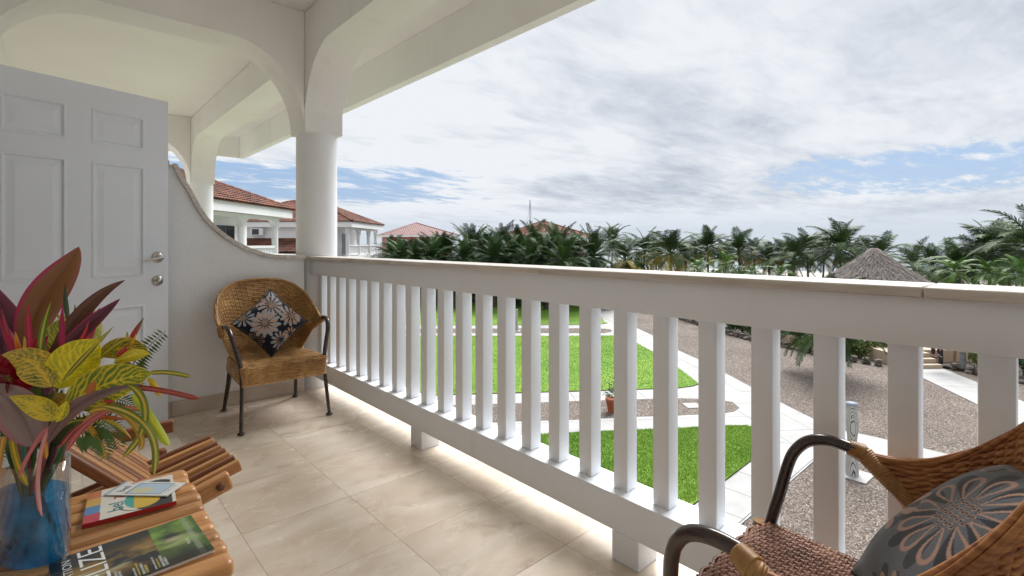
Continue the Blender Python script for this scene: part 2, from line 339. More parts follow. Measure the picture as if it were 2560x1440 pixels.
def travertine_mat():
    m, nt, P, N, L = newmat('travertine_tile'); P.inputs['Specular IOR Level'].default_value = .5
    tc = N('ShaderNodeTexCoord'); oi = N('ShaderNodeObjectInfo'); sc = N('ShaderNodeMath'); sc.operation = 'MULTIPLY'; sc.inputs[1].default_value = 53; L(oi.outputs['Random'], sc.inputs[0])
    va = N('ShaderNodeVectorMath'); va.operation = 'ADD'; L(tc.outputs['Object'], va.inputs[0]); L(sc.outputs[0], va.inputs[1])
    def noise(scale, detail, dist, st=(1, 1, 1), rough=.6):
        mp = N('ShaderNodeMapping'); mp.inputs['Scale'].default_value = st; L(va.outputs[0], mp.inputs[0]); n = N('ShaderNodeTexNoise'); n.inputs['Scale'].default_value = scale; n.inputs['Detail'].default_value = detail; n.inputs['Distortion'].default_value = dist; n.inputs['Roughness'].default_value = rough; L(mp.outputs[0], n.inputs['Vector']); return n.outputs['Fac']
    def rng(v, a, b, lo=0, hi=1):
        r = N('ShaderNodeMapRange'); L(v, r.inputs['Value']); r.inputs['From Min'].default_value = a; r.inputs['From Max'].default_value = b; r.inputs['To Min'].default_value = lo; r.inputs['To Max'].default_value = hi; return r.outputs[0]
    def mix(f, a, b):
        x = N('ShaderNodeMix'); x.data_type = 'RGBA'; L(f, x.inputs['Factor'])
        for k, v in (('A', a), ('B', b)):
            if isinstance(v, tuple): x.inputs[k].default_value = (*v, 1)
            else: L(v, x.inputs[k])
        return x.outputs['Result']
    cloud = noise(2.6, 9, 1.2, (.7, 1.3, 1)); veil = noise(4, 10, 1.4, (.8, 1.2, 1), .68); spot = noise(7, 8, .8)
    c = mix(rng(cloud, .36, .66), (.71, .625, .525), (.57, .465, .36)); c = mix(rng(veil, .52, .76, 0, .25), c, (.76, .70, .62)); c = mix(rng(spot, .57, .76, 0, .70), c, (.43, .31, .21))
    hs = N('ShaderNodeHueSaturation'); L(c, hs.inputs['Color']); L(rng(oi.outputs['Random'], 0, 1, .95, 1.05), hs.inputs['Value']); L(hs.outputs[0], P.inputs['Base Color'])
    L(rng(veil, .3, .7, .10, .34), P.inputs['Roughness'])
    b = N('ShaderNodeBump'); b.inputs['Strength'].default_value = .03; b.inputs['Distance'].default_value = .004; L(noise(14, 6, 1), b.inputs['Height']); L(b.outputs[0], P.inputs['Normal']); return m
M['tile'] = travertine_mat()
def paint_wear(name, c, stain, rough, trowel=.16):
    """brushed or trowelled paint: uneven sheen, faint yellowed patches, small scuffs and chips"""
    m, nt, P, N, L = newmat(name); P.inputs['Specular IOR Level'].default_value = .4
    tc = N('ShaderNodeTexCoord')
    def noise(scale, detail, dist=0, st=(1, 1, 1)):
        mp = N('ShaderNodeMapping'); mp.inputs['Scale'].default_value = st; L(tc.outputs['Object'], mp.inputs[0]); n = N('ShaderNodeTexNoise'); n.inputs['Scale'].default_value = scale; n.inputs['Detail'].default_value = detail; n.inputs['Distortion'].default_value = dist; L(mp.outputs[0], n.inputs['Vector']); return n.outputs['Fac']
    def rng(v, a, b, lo=0, hi=1):
        r = N('ShaderNodeMapRange'); L(v, r.inputs['Value']); r.inputs['From Min'].default_value = a; r.inputs['From Max'].default_value = b; r.inputs['To Min'].default_value = lo; r.inputs['To Max'].default_value = hi; return r.outputs[0]
    def mix(f, a, b):
        x = N('ShaderNodeMix'); x.data_type = 'RGBA'; L(f, x.inputs['Factor'])
        for k, v in (('A', a), ('B', b)):
            if isinstance(v, tuple): x.inputs[k].default_value = (*v, 1)
            else: L(v, x.inputs[k])
        return x.outputs['Result']
    col_ = mix(rng(noise(1.1, 8, .6), .45, .75, 0, .8), c, stain); drip = noise(5, 7, .4, (1, 1, .12)); col_ = mix(rng(drip, .60, .80, 0, .45), col_, (stain[0] * .86, stain[1] * .82, stain[2] * .76))
    chip = noise(38, 3, .3); col_ = mix(rng(chip, .765, .785, 0, .6), col_, (.42, .36, .30)); L(col_, P.inputs['Base Color']); L(rng(noise(3, 5), .3, .7, rough - .1, rough + .12), P.inputs['Roughness'])
    h = N('ShaderNodeMath'); h.operation = 'ADD'; L(noise(9, 7, 1.0), h.inputs[0]); L(noise(70, 3), h.inputs[1])
    b = N('ShaderNodeBump'); b.inputs['Strength'].default_value = trowel; b.inputs['Distance'].default_value = .012; L(h.outputs[0], b.inputs['Height']); L(b.outputs[0], P.inputs['Normal']); return m
M['stucco'] = paint_wear('white_stucco_worn', (.85, .845, .83), (.79, .77, .735), .75)
M['wallpaint'] = paint_wear('white_wall_worn', (.83, .845, .865), (.79, .79, .785), .7)
M['rail'] = paint_wear('white_rail_worn', (.81, .84, .885), (.78, .785, .79), .5, .10)
# ================================================================ the balcony shell
CEIL, XIN, XOUT = 2.93, 1.43, 1.73                    # ceiling, inner and outer face of the beam along the railing
WALLX = -0.34
COLX, COLR = 1.58, 0.157
COLY = (-0.30, 4.10, 8.50)
fl = struct(MB().box(WALLX, 1.76, -3.2, 9.4, -0.22, -0.0018).build('balcony_floor', M['grout']))
tile_me = None
def tile_mesh(w, h):
    return MB().box(0, w, 0, h, -0.012, 0.0)
n = 0
xs = [-0.34, 0.098, 0.541, 0.984, 1.430, 1.76]
ys = [0.82 - 0.45 * k for k in range(7, -1, -1)][1:] + [1.27 + 0.45 * k for k in range(0, 18)]
tme = {}
for i in range(len(xs) - 1):
    for j in range(len(ys) - 1):
        w, h = xs[i + 1] - xs[i], ys[j + 1] - ys[j]
        g = 0.0008
        key = round(w, 3)
        if key not in tme:
            me = MB().box(g, w - g, g, h - g, -0.0016, 0.0).mesh('floor_tile')
            me.materials.append(M['tile']); tme[key] = me
        child('floor_tile', tme[key], None, fl, (xs[i], ys[j], random.uniform(-0.0003, 0.0003)))
ceil = struct(MB().box(WALLX, 2.369, -3.2, 9.30, CEIL, 3.25).build('balcony_ceiling', M['ceiling']))

def arch_profile(a, b, zs, zt, rx, top, n=14):        # outline in (s,z): springing zs, soffit zt, quarter ellipses rx wide
    pts = [(a, zs)]
    for k in range(1, n + 1):
        t = k / n * math.pi / 2; pts.append((a + rx * (1 - math.cos(t)), zs + (zt - zs) * math.sin(t)))
    for k in range(n, -1, -1):
        t = k / n * math.pi / 2; pts.append((b - rx * (1 - math.cos(t)), zs + (zt - zs) * math.sin(t)))
    pts += [(b, top), (a, top)]
    return pts
def beam_along(axis, prof, c0, c1, name, label, mt, parent=None):
    mb = MB(); n = len(prof)
    def P(s, z, c): return (c, s, z) if axis == 'y' else (s, c, z)
    vs = [P(s, z, c0) for s, z in prof] + [P(s, z, c1) for s, z in prof]
    # soffit strip + side faces as fans of quads (outline is not convex)
    m = n - 2                                          # last two points are the top
    half = m // 2
    fs = []
    top = prof[-1][1]
    tv = [P(s, top, c0) for s, z in prof[:m]] + [P(s, top, c1) for s, z in prof[:m]]
    allv = [P(s, z, c0) for s, z in prof[:m]] + [P(s, z, c1) for s, z in prof[:m]] + tv
    for i in range(m - 1):
        fs.append((i, i + 1, m + i + 1, m + i))
        fs.append((i, 2 * m + i, 2 * m + i + 1, i + 1)); fs.append((m + i, m + i + 1, 3 * m + i + 1, 3 * m + i))
        fs.append((2 * m + i, 3 * m + i, 3 * m + i + 1, 2 * m + i + 1))
    fs.append((0, m, 3 * m, 2 * m)); fs.append((m - 1, 3 * m - 1, 4 * m - 1, 2 * m - 1))
    mb.add(allv, fs)
    me = mb.mesh(name); bm = bmesh.new(); bm.from_mesh(me); bmesh.ops.recalc_face_normals(bm, faces=bm.faces)
    for f in bm.faces: f.smooth = True
    bm.to_mesh(me); bm.free()
    me.set_sharp_from_angle(angle=R(30))
    o = obj(name, me, mt, parent)
    if label: tag(o, label, 'beam', 'arched beams over the balconies')
    return o
SPR, SOF = 2.012, 2.615
# beams along the railing, one per bay, then beams back to the building
labY = ['arched white beam over the railing, springing from the column at the party wall',
        'arched white beam beyond the party wall, over the next balcony']
for k in range(2):
    beam_along('y', arch_profile(COLY[k] + 0.15, COLY[k + 1] - 0.13, SPR, SOF, 0.50, CEIL - 0.004), XIN, XOUT, 'arched_beam', labY[k], M['stucco'])
labX = [None, 'arched white beam above the white panelled door and the curved party wall', 'arched cream beam at the far end of the next balcony']
for k in (0, 1, 2):
    o = beam_along('x', arch_profile(WALLX, XIN - 0.003, SPR, SOF, 0.52, CEIL - 0.003), COLY[k] - 0.15, COLY[k] + 0.15, 'arched_beam', labX[k] or 'arched white beam over the low end wall behind the cushioned wicker armchair by the railing', M['stucco'])
for k, lb in enumerate(('round white column behind the wicker armchair with the grey cushion', 'round white column where the railing meets the curved party wall', 'round white column seen past the curved party wall, on the next balcony')):
    c = thing('column', lb, 'column', (COLX, COLY[k], 0), group='balcony columns')
    MB().lathe([(COLR, 0.0), (COLR, 1.0), (COLR, SPR + 0.01)], 40).build('shaft', M['wallpaint'], None).parent = c
    cap = MB().box(-0.15, 0.15, -0.15, 0.15, SPR, CEIL - 0.005); cap.build('capital_block', M['stucco'], None).parent = c
# roof overhang: soffit is the ceiling slab; outer fascia with a return at its far end
fa = thing('roof_fascia', 'long white fascia beam along the outer edge of the roof overhang', 'fascia', (2.33, 3.0, 2.58))
MB().box(2.29, 2.37, -3.2, 9.38, 2.58, CEIL - 0.002).build('fascia_board', M['stucco'], fa)
MB().box(0.9, 2.288, 9.30, 9.38, 2.581, CEIL - 0.002).build('end_board', M['stucco'], fa)
MB().box(2.371, 2.385, -3.2, 9.38, 2.86, 3.25).build('drip_edge', M['stucco'], fa)

# building wall with the doorway the open door belongs to
bw = thing('building_wall', 'white stucco wall of the building behind the balconies', 'wall', (WALLX, 3, 0))
for y0, y1, z0, z1 in ((-3.2, 2.60, 0, CEIL), (3.545, 9.38, 0, CEIL), (2.60, 3.545, 2.06, CEIL)):
    MB().box(WALLX - 0.16, WALLX - 0.001, y0, y1, z0 - 0.2, z1 + 0.1).build('wall_panel', M['stucco'], bw)
for a in ((-2.6, WALLX - 0.161, 1.2, 4.9, -0.2, -0.005), (-2.6, WALLX - 0.161, 1.2, 4.9, 2.6, 2.7), (-2.7, -2.601, 1.2, 4.9, -0.2, 2.7), (-2.6, WALLX - 0.161, 1.1, 1.199, -0.2, 2.7), (-2.6, WALLX - 0.161, 4.901, 5.0, -0.2, 2.7)):
    MB().box(*a).build('room_wall', M['stucco'], bw)
MB().box(WALLX - 0.16, WALLX - 0.002, -3.2, 9.38, GZ, -0.221).build('lower_wall', M['stucco'], bw)

# party walls with curved top
def party_wall(y, label, near):
    w = thing('party_wall', label, 'wall', (0.5, y, 0), group='party walls')
    top = [(WALLX, 1.655), (0.555, 1.655), (0.575, 1.65), (0.612, 1.562), (0.656, 1.485), (0.707, 1.376), (0.752, 1.302), (0.799, 1.246), (0.867, 1.184), (0.936, 1.133), (1.022, 1.086), (1.126, 1.046), (1.203, 1.030), (1.282, 1.023), (1.428, 1.020)]
    # smooth the curve
    dx = [p[0] for p in top]; 
    y0, y1 = y - 0.14, y + 0.14
    mb = MB()
    for (xa, za), (xb, zb) in zip(top[:-1], top[1:]):
        mb.add([(xa, y0, 0), (xb, y0, 0), (xb, y0, zb), (xa, y0, za), (xa, y1, 0), (xb, y1, 0), (xb, y1, zb), (xa, y1, za)],
               [(0, 1, 2, 3), (4, 7, 6, 5), (3, 2, 6, 7)])
    mb.build('wall_panel', M['wallpaint'], w)
    # cap stones follow the curve, joints between them
    def pt(i): return Vector((top[i][0], 0, top[i][1]))
    path = [Vector((x, 0, z)) for x, z in top]
    groups = [(1, 3), (3, 5), (5, 7), (7, 9), (9, 11), (11, 13), (13, 14)]
    groups = [(0, 1)] + [(1, 5), (5, 8), (8, 11), (11, 13), (13, 14)]
    for a, b in groups:
        m2 = MB(); seg = path[a:b + 1]
        ring = []
        for i, p in enumerate(seg):
            k = a + i
            t = (path[min(k + 1, 14)] - path[max(k - 1, 0)]).normalized() if 1 < k < 14 else Vector((1, 0, 0))
            if k == 1 and a == 1: t = (path[3] - path[1]).normalized()
            nrm = Vector((-t.z, 0, t.x)); 
            if nrm.z < 0: nrm = -nrm
            e = 0.0012 if i == 0 else (-0.0012 if i == len(seg) - 1 else 0)
            q = p + t * e
            ring.append((q, nrm))
        vs = []
        for q, nn in ring:
            for yy, h in ((y0 - 0.022, 0.001), (y1 + 0.022, 0.001), (y1 + 0.022, 0.029), (y0 - 0.022, 0.029)):
                p = q + nn * h; vs.append((p.x, yy, p.z))
        fs = [(0, 3, 2, 1)]
        for i in range(len(ring) - 1):
            for k in range(4): fs.append((i * 4 + k, i * 4 + (k + 1) % 4, i * 4 + 4 + (k + 1) % 4, i * 4 + 4 + k))
        e = (len(ring) - 1) * 4; fs.append((e, e + 1, e + 2, e + 3))
        m2.add(vs, fs); o = m2.build('cap_stone', M['cap'], w)
        bm = bmesh.new(); bm.from_mesh(o.data); bmesh.ops.recalc_face_normals(bm, faces=bm.faces); bm.to_mesh(o.data); bm.free()
    x = WALLX + 0.02
    yb = y0 - 0.012 if near else y1 + 0.012
    while x < 1.40:
        x2 = min(x + 0.443, 1.425)
        MB().box(x + 0.0008, x2 - 0.0008, min(yb, yb + (0.0118 if near else -0.0118)), max(yb, yb + (0.0118 if near else -0.0118)), 0.0005, 0.098).build('baseboard', M['base'], w, bevel=0.002, seg=1)
        x = x2
    return w
party_wall(4.10, 'white party wall with a swooping curved top and travertine cap behind the wicker armchair', True)
party_wall(-0.42, 'white party wall with a swooping curved top behind the armchair with the grey cushion', False)

# ---------------------------------------------------------------- railings
def railing(y0, y1, label, first):
    r = thing('balcony_railing', label, 'railing', (1.55, (y0 + y1) / 2, 0), group='balcony railings')
    MB().box(1.472, 1.612, y0, y1, 0.902, 1.0165).build('top_beam', M['rail'], r, bevel=0.004)
    MB().box(1.49, 1.63, y0, y1, 0.107, 0.239).build('bottom_beam', M['rail'], r, bevel=0.005)
    y = y0; k = 0
    cuts = [y0]
    c = y0 + 0.36
    while c < y1 - 0.3: cuts.append(c); c += 1.22
    cuts.append(y1)
    for a, b in zip(cuts[:-1], cuts[1:]):
        MB().box(1.447, 1.637, a + 0.0008, b - 0.0008, 1.017, 1.0415).build('cap_stone', M['cap'], r, bevel=0.003, seg=1)
    bm_ = None
    yb = first
    while yb < y1 - 0.01:
        if yb - 0.0625 > y0 + 0.01:
            if bm_ is None:
                o = MB().box(1.53, 1.592, -0.0625, 0, 0.2385, 0.9025).build('baluster', M['rail'], None, bevel=0.006)
                bm_ = o.data; bpy.data.objects.remove(o)
            child('baluster', bm_, None, r, (-1.55, yb - (y0 + y1) / 2, 0))
        yb += 0.1655
    for yf in (0.99, 2.38):
        yy = yf + (first + 0.0345)
        MB().box(1.4915, 1.611, yy, yy + 0.112, 0.0005, 0.1065).build('foot_post', M['rail'], r, bevel=0.004)
    return r
railing(-0.145, 3.965, 'white square-baluster railing with travertine cap in front of the garden', 0.131 - 0.1655)
r2 = railing(4.25, 8.36, 'white square-baluster railing of the next balcony beyond the party wall', 4.44)

# ---------------------------------------------------------------- the open door
def door():
    d = thing('door', 'open white six-panel door leaning back against the curved party wall', 'door')
    W, Ht, T = 0.910, 2.03, 0.044
    # leaf built in (x along width from hinge, y thickness 0 = camera face, z)
    cols_ = ((0.130, 0.400), (0.510, 0.780)); rows_ = ((0.20, 0.76), (0.93, 1.60), (1.70, 1.90))
    leaf = MB(); 
    leaf.box(0, W, 0.008, T, 0, Ht)                        # core
    xs_ = [0, 0.130, 0.400, 0.510, 0.780, W]; zs_ = [0, 0.20, 0.76, 0.93, 1.60, 1.70, 1.90, Ht]
    for i in range(5):
        for j in range(7):
            if i in (1, 3) and j in (1, 3, 5): continue
            leaf.add([(xs_[i], 0, zs_[j]), (xs_[i + 1], 0, zs_[j]), (xs_[i + 1], 0, zs_[j + 1]), (xs_[i], 0, zs_[j + 1])], [(0, 1, 2, 3)])
    leaf.add([(0, 0, 0), (W, 0, 0), (W, 0, Ht), (0, 0, Ht), (0, .008, 0), (W, .008, 0), (W, .008, Ht), (0, .008, Ht)], [(0, 3, 7, 4), (1, 5, 6, 2), (3, 2, 6, 7), (0, 4, 5, 1)])
    lo = leaf.build('leaf', M['door'], None)
    lo.parent = d
    for (xa, xb) in cols_:
        for (za, zb) in rows_:
            p = MB()
            prof = [(0, 0.0), (0.006, -0.0035), (0.013, -0.0035), (0.020, 0.0075), (0.028, 0.0075), (0.060, 0.001)]   # moulding: inset, depth
            rings = []
            for ins, dp in prof:
                rings.append([(xa + ins, dp, za + ins), (xb - ins, dp, za + ins), (xb - ins, dp, zb - ins), (xa + ins, dp, zb - ins)])
            vs = [q for r_ in rings for q in r_]; fs = []
            for k in range(len(prof) - 1):
                for c_ in range(4): fs.append((k * 4 + c_, k * 4 + (c_ + 1) % 4, k * 4 + 4 + (c_ + 1) % 4, k * 4 + 4 + c_))
            e = (len(prof) - 1) * 4; fs.append((e, e + 1, e + 2, e + 3))
            p.add(vs, fs); p.build('raised_panel', M['door'], None).parent = d
    # lever handle and deadbolt
    hx, hz = W - 0.062, 1.045
    RX = Matrix.Rotation(R(90), 4, 'X')
    h = MB().lathe([(0.001, 0), (0.033, 0), (0.034, 0.006), (0.028, 0.011), (0.013, 0.013), (0.011, 0.045), (0.001, 0.045)], 24, Matrix.Translation((hx, 0, hz)) @ RX).build('lever_handle', M['satin'], None); h.parent = d
    lv = MB(); lv.tube([(hx + 0.014, -0.046, hz - 0.001), (hx - 0.02, -0.049, hz - 0.004), (hx - 0.06, -0.050, hz - 0.012), (hx - 0.105, -0.046, hz - 0.024)], [0.012, 0.011, 0.010, 0.008], 10, flat=0.75).build('lever', M['satin'], None).parent = h
    MB().lathe([(0.001, 0), (0.032, 0), (0.033, 0.006), (0.024, 0.016), (0.014, 0.019), (0.013, 0.030), (0.001, 0.031)], 24, Matrix.Translation((hx, 0, hz - 0.145)) @ RX).build('deadbolt', M['satin'], None).parent = d
    for z in (0.2, 1.0, 1.8): MB().tube([(-0.004, 0.02, z - 0.05), (-0.004, 0.02, z + 0.05)], 0.007, 8).build('hinge', M['satin'], None).parent = d
    free = Vector((0.533, 3.832, 0)); ang = R(90) - (AZ + math.atan2(710, 1256))
    dr = Vector((math.cos(ang), math.sin(ang), 0))
    d.location = free - dr * W + Vector((0, 0, 0.010)); d.rotation_euler = (0, 0, ang)
door()
# ================================================================ ground, sea, lawns, paving
def sheet(name, pts, z, m):
    return MB().add([(p[0], p[1], z) for p in pts], [tuple(range(len(pts)))]).build(name, m)
sea = struct(sheet('sea', [(-20000, -20000), (20000, -20000), (20000, 20000), (-20000, 20000)], GZ - 0.75, M['sea']))
G1 = Vector((0.797, -0.603, 0)); G2 = Vector((0.603, 0.797, 0))      # the garden's own axes
# land: shore about 95 m out in the viewing direction
def gp(a, b): p = G1 * a + G2 * b; return (p.x, p.y)
shore = [(-150, -60), (-60, -62), (8, -66), (40, -48)]
landp = [(-160, -90), (50, -90), (86, -60), (104, -20), (106, 10), (100, 40), (92, 66), (84, 90), (70, 120), (40, 160), (-160, 170)]
struct(sheet('ground', landp, GZ - 0.03, M['sand']))
gravp = [(-0.35, -22), (22, -22), (34, -6), (31.5, 4), (27.5, 8), (28, 12), (32.5, 17.8), (36, 26), (22.5, 41), (8, 46), (-0.35, 40)]
struct(sheet('gravel_yard', gravp, GZ, M['gravel']))
def inside(p, poly):
    x, y = p[0], p[1]; c = False; n = len(poly)
    for i in range(n):
        x1, y1 = poly[i][:2]; x2, y2 = poly[(i + 1) % n][:2]
        if (y1 > y) != (y2 > y) and x < (x2 - x1) * (y - y1) / (y2 - y1) + x1: c = not c
    return c
lawnA = [(14.3, 28.1), (16.3, 26.39), (23.75, 20.01), (24.85, 19.22), (25.5, 19.2), (25.75, 19.6), (27.71, 21.43), (33.21, 26.77), (29.5, 29.4), (23, 37.4), (20.0, 38.8)]
lawnB = [(7.5, 15.2), (9.66, 13.55), (11.3, 12.3), (12.77, 11.2), (14.66, 9.79), (15.8, 8.95), (16.4, 8.72), (16.85, 8.70), (17.15, 9.0), (18.41, 10.38), (20.25, 12.67), (21.44, 14.32), (22.4, 15.9), (22.27, 16.34), (20.39, 17.88), (14.41, 23.33), (12.6, 25.0)]
lawnC = [(4.2, 12.9), (9.34, 9.15), (11.44, 7.66), (12.36, 6.97), (13.45, 6.22), (13.92, 5.82), (13.98, 5.45), (13.6, 5.0), (13.0, 4.86), (11.74, 4.82), (9.08, 4.75), (3.2, 4.72)]
bed1 = [(13.2, 27.4), (15.69, 25.4), (22.31, 19.56), (23.6, 18.35), (23.8, 17.7), (23.41, 17.25), (22.57, 17.2), (14.92, 24.16), (12.6, 26.2)]
bed2 = [(8.3, 13.2), (10.57, 11.5), (11.97, 10.5), (13.74, 9.18), (14.86, 8.30), (15.55, 7.5), (15.72, 7.0), (15.33, 6.62), (14.9, 6.58), (14.52, 6.72), (13.34, 7.52), (12.37, 8.26), (10.73, 9.41), (9.51, 10.35), (6.9, 12.2)]
soft = []
for nm, poly, lb in (('lawn', lawnA, 'A'), ('lawn', lawnB, 'B'), ('lawn', lawnC, 'C')):
    o = struct(MB().prism(poly, GZ - 0.02, GZ + 0.055).build(nm, M['lawn']))
    ed = []
    cx = sum(p[0] for p in poly) / len(poly); cy = sum(p[1] for p in poly) / len(poly)
    big = [(cx + (p[0] - cx) * 1.0035 , cy + (p[1] - cy) * 1.0035) for p in poly]
    MB().prism(big, GZ - 0.02, GZ + 0.042).build('cut_edge', M['soil'], o)
for poly in (bed1, bed2): struct(MB().prism(poly, GZ - 0.02, GZ + 0.036).build('gravel_bed', M['gravel']))

# paving slabs: a grid of slabs clipped to the outline of the paths
def clip(poly, a, b, c, keep=1):
    out = []; n = len(poly)
    f = lambda p: keep * (a * p[0] + b * p[1] - c)
    for i in range(n):
        p, q = poly[i], poly[(i + 1) % n]; fp, fq = f(p), f(q)
        if fp >= 0: out.append(p)
        if (fp >= 0) != (fq >= 0):
            t = fp / (fp - fq); out.append((p[0] + (q[0] - p[0]) * t, p[1] + (q[1] - p[1]) * t))
    return out
def pave(poly, ax, ay, sx, sy, z, holes=(), name='garden_path', g=0.006):
    base = struct(sheet(name, poly, z - 0.014, M['soil']))
    A = [p[0] * ax.x + p[1] * ax.y for p in poly]; B = [p[0] * ay.x + p[1] * ay.y for p in poly]
    i = math.floor(min(A) / sx)
    cnt = 0
    while i * sx < max(A):
        j = math.floor(min(B) / sy)
        while j * sy < max(B):
            a0, a1, b0, b1 = i * sx + g, (i + 1) * sx - g, j * sy + g, (j + 1) * sy - g
            cs = [(ax.x * a + ay.x * b, ax.y * a + ay.y * b) for a in (a0, a1) for b in (b0, b1)]
            if not any(all(inside(c, h) for c in cs) for h in holes):
                q = clip(poly, ax.x, ax.y, a0, 1); q = clip(q, ax.x, ax.y, a1, -1) if q else q
                q = clip(q, ay.x, ay.y, b0, 1) if q else q; q = clip(q, ay.x, ay.y, b1, -1) if q else q
                if len(q) >= 3:
                    ar = abs(sum(q[k][0] * q[(k + 1) % len(q)][1] - q[(k + 1) % len(q)][0] * q[k][1] for k in range(len(q)))) / 2
                    if ar > 0.02:
                        MB().prism(q, z - 0.03, z + random.uniform(-0.002, 0.002)).build('paving_slab', M['paving'], base); cnt += 1
            j += 1
        i += 1
    return base
mainp = [(4.6, 13.9), (3.6, 14.6), (7.0, 16.6), (11.6, 26.6), (13.6, 29.2), (25.0, 20.3), (33.6, 27.6), (35.6, 27.2), (25.38, 16.96), (23.93, 14.98), (21.5, 12.12), (20.49, 10.63), (19.06, 8.78), (17.96, 7.4), (16.88, 6.05), (15.98, 4.86), (15.5, 3.95), (13.72, 3.95), (13.72, 4.6), (13.3, 5.2), (11.0, 7.4)]
mainp = [(2.6, 13.2), (6.4, 16.4), (11.6, 26.6), (13.6, 29.2), (25.0, 20.3), (33.6, 27.6), (35.6, 27.2), (25.38, 16.96), (23.93, 14.98), (21.5, 12.12), (20.49, 10.63), (19.06, 8.78), (17.96, 7.4), (16.88, 6.05), (15.98, 4.86), (15.52, 4.1), (13.72, 4.1), (13.4, 4.9), (9.3, 8.2)]
pave(mainp, G1, G2, 1.15, 1.15, GZ + 0.026, (lawnA, lawnB, lawnC, bed1, bed2))
XA, YA = Vector((1, 0, 0)), Vector((0, 1, 0))
pave([(2.5, 3.86), (13.72, 3.86), (13.72, 4.9), (2.5, 4.9)], XA, YA, 0.92, 1.3, GZ + 0.022, (lawnC,))
pave([(13.78, -14), (15.62, -14), (15.62, 3.3), (15.52, 4.08), (13.78, 4.08)], XA, YA, 2.3, 0.92, GZ + 0.024)
pave([(2.5, 0.95), (13.74, 0.95), (13.74, 2.10), (2.5, 2.10)], XA, YA, 0.92, 2.4, GZ + 0.020)
stepn = Vector((0.673, 0.740, 0)); stept = Vector((0.740, -0.673, 0))
p3d = Vector((-0.841, -0.541, 0))
pave([(24.75, 4.5), (26.15, 3.24), (24.49, 2.11), (15.7, -3.6), (15.7, -1.75), (21.17, 1.83), (23.97, 3.63)], -1 * p3d, Vector((0.541, -0.841, 0)), 0.95, 3.2, GZ + 0.025)
for (x, y, w, rz) in ((14.42, 7.66, 0.46, 0.66), (12.75, 3.06, 0.62, 0.05), (19.4, 20.95, 0.46, 0.66)):
    o = MB().box(-w / 2, w / 2, -w / 2, w / 2, -0.03, 0.055 if y != 3.06 else 0.03).build('lamp_plinth', M['paving']); o.location = (x, y, GZ); o.rotation_euler = (0, 0, -rz)
    tag(o, {7.66: 'small square white plinth on the rounded gravel bed', 3.06: 'white square plinth under the carved post on the gravel', 20.95: 'white square plinth under the slim carved post in the far gravel bed'}[y], 'plinth')

# blades over the lawns (nobody could count them)
def grass(poly, n, name, label):
    xs_ = [p[0] for p in poly]; ys_ = [p[1] for p in poly]; k = 0
    vs = np.zeros((n * 3, 3)); 
    pts = []
    while len(pts) < n:
        q = RNG.uniform((min(xs_), min(ys_)), (max(xs_), max(ys_)), (n, 2))
        pts += [p for p in q if inside(p, poly)]
    P = np.array(pts[:n]); a = RNG.uniform(0, 6.283, n); h = RNG.uniform(0.02, 0.052, n); w = RNG.uniform(0.005, 0.011, n); lean = RNG.normal(0, 0.03, (n, 2))
    vs[0::3, 0] = P[:, 0] - np.cos(a) * w; vs[0::3, 1] = P[:, 1] - np.sin(a) * w; vs[0::3, 2] = GZ + 0.05
    vs[1::3, 0] = P[:, 0] + np.cos(a) * w; vs[1::3, 1] = P[:, 1] + np.sin(a) * w; vs[1::3, 2] = GZ + 0.05
    vs[2::3, 0] = P[:, 0] + lean[:, 0]; vs[2::3, 1] = P[:, 1] + lean[:, 1]; vs[2::3, 2] = GZ + 0.05 + h
    me = bpy.data.meshes.new(name); me.from_pydata(vs.tolist(), [], np.arange(n * 3).reshape(n, 3).tolist()); 
    o = obj(name, me, M['blade']); tag(o, label, 'grass', None, 'stuff')
visC = [(8.0, 10.2)] + lawnC[1:10] + [(7.6, 4.74)]
grass(visC, 90000, 'grass', 'short bright grass blades on the lawn below the railing')
grass(lawnB, 110000, 'grass', 'short grass blades on the middle lawn')
grass(lawnA, 40000, 'grass', 'short grass blades on the far lawn by the hedge')

# ---------------------------------------------------------------- terrace, steps, palapa
SB = Vector((25.80, 3.56, GZ))
def tm(a, b, z): return SB + stept * a + stepn * b + Vector((0, 0, z))
TM = Matrix(((stept.x, stepn.x, 0, SB.x), (stept.y, stepn.y, 0, SB.y), (0, 0, 1, SB.z), (0, 0, 0, 1)))
st = thing('garden_steps', 'three beige steps from the white path up to the terrace', 'steps', SB)
for k in range(3): MB().box(-1.15, 0.45, 0.3 * k, 1.2, 0.17 * k - (0.05 if k == 0 else -0.001), 0.17 * (k + 1), TM).build('step', M['terrace'], st, bevel=0.01, seg=1)
tr = struct(MB().box(-3.2, -1.161, 4.4, 20, -0.05, 0.505, TM).box(-1.16, 14, 1.201, 20, -0.05, 0.5052, TM).build('terrace', M['terrace']))
for i in range(-1, 8):
    for j in range(0, 8):
        MB().box(i * 0.9 + 0.006, i * 0.9 + 0.894, 1.24 + j * 0.9, 1.24 + j * 0.9 + 0.888, 0.49, 0.514, TM).build('terrace_tile', M['terrace'], tr)

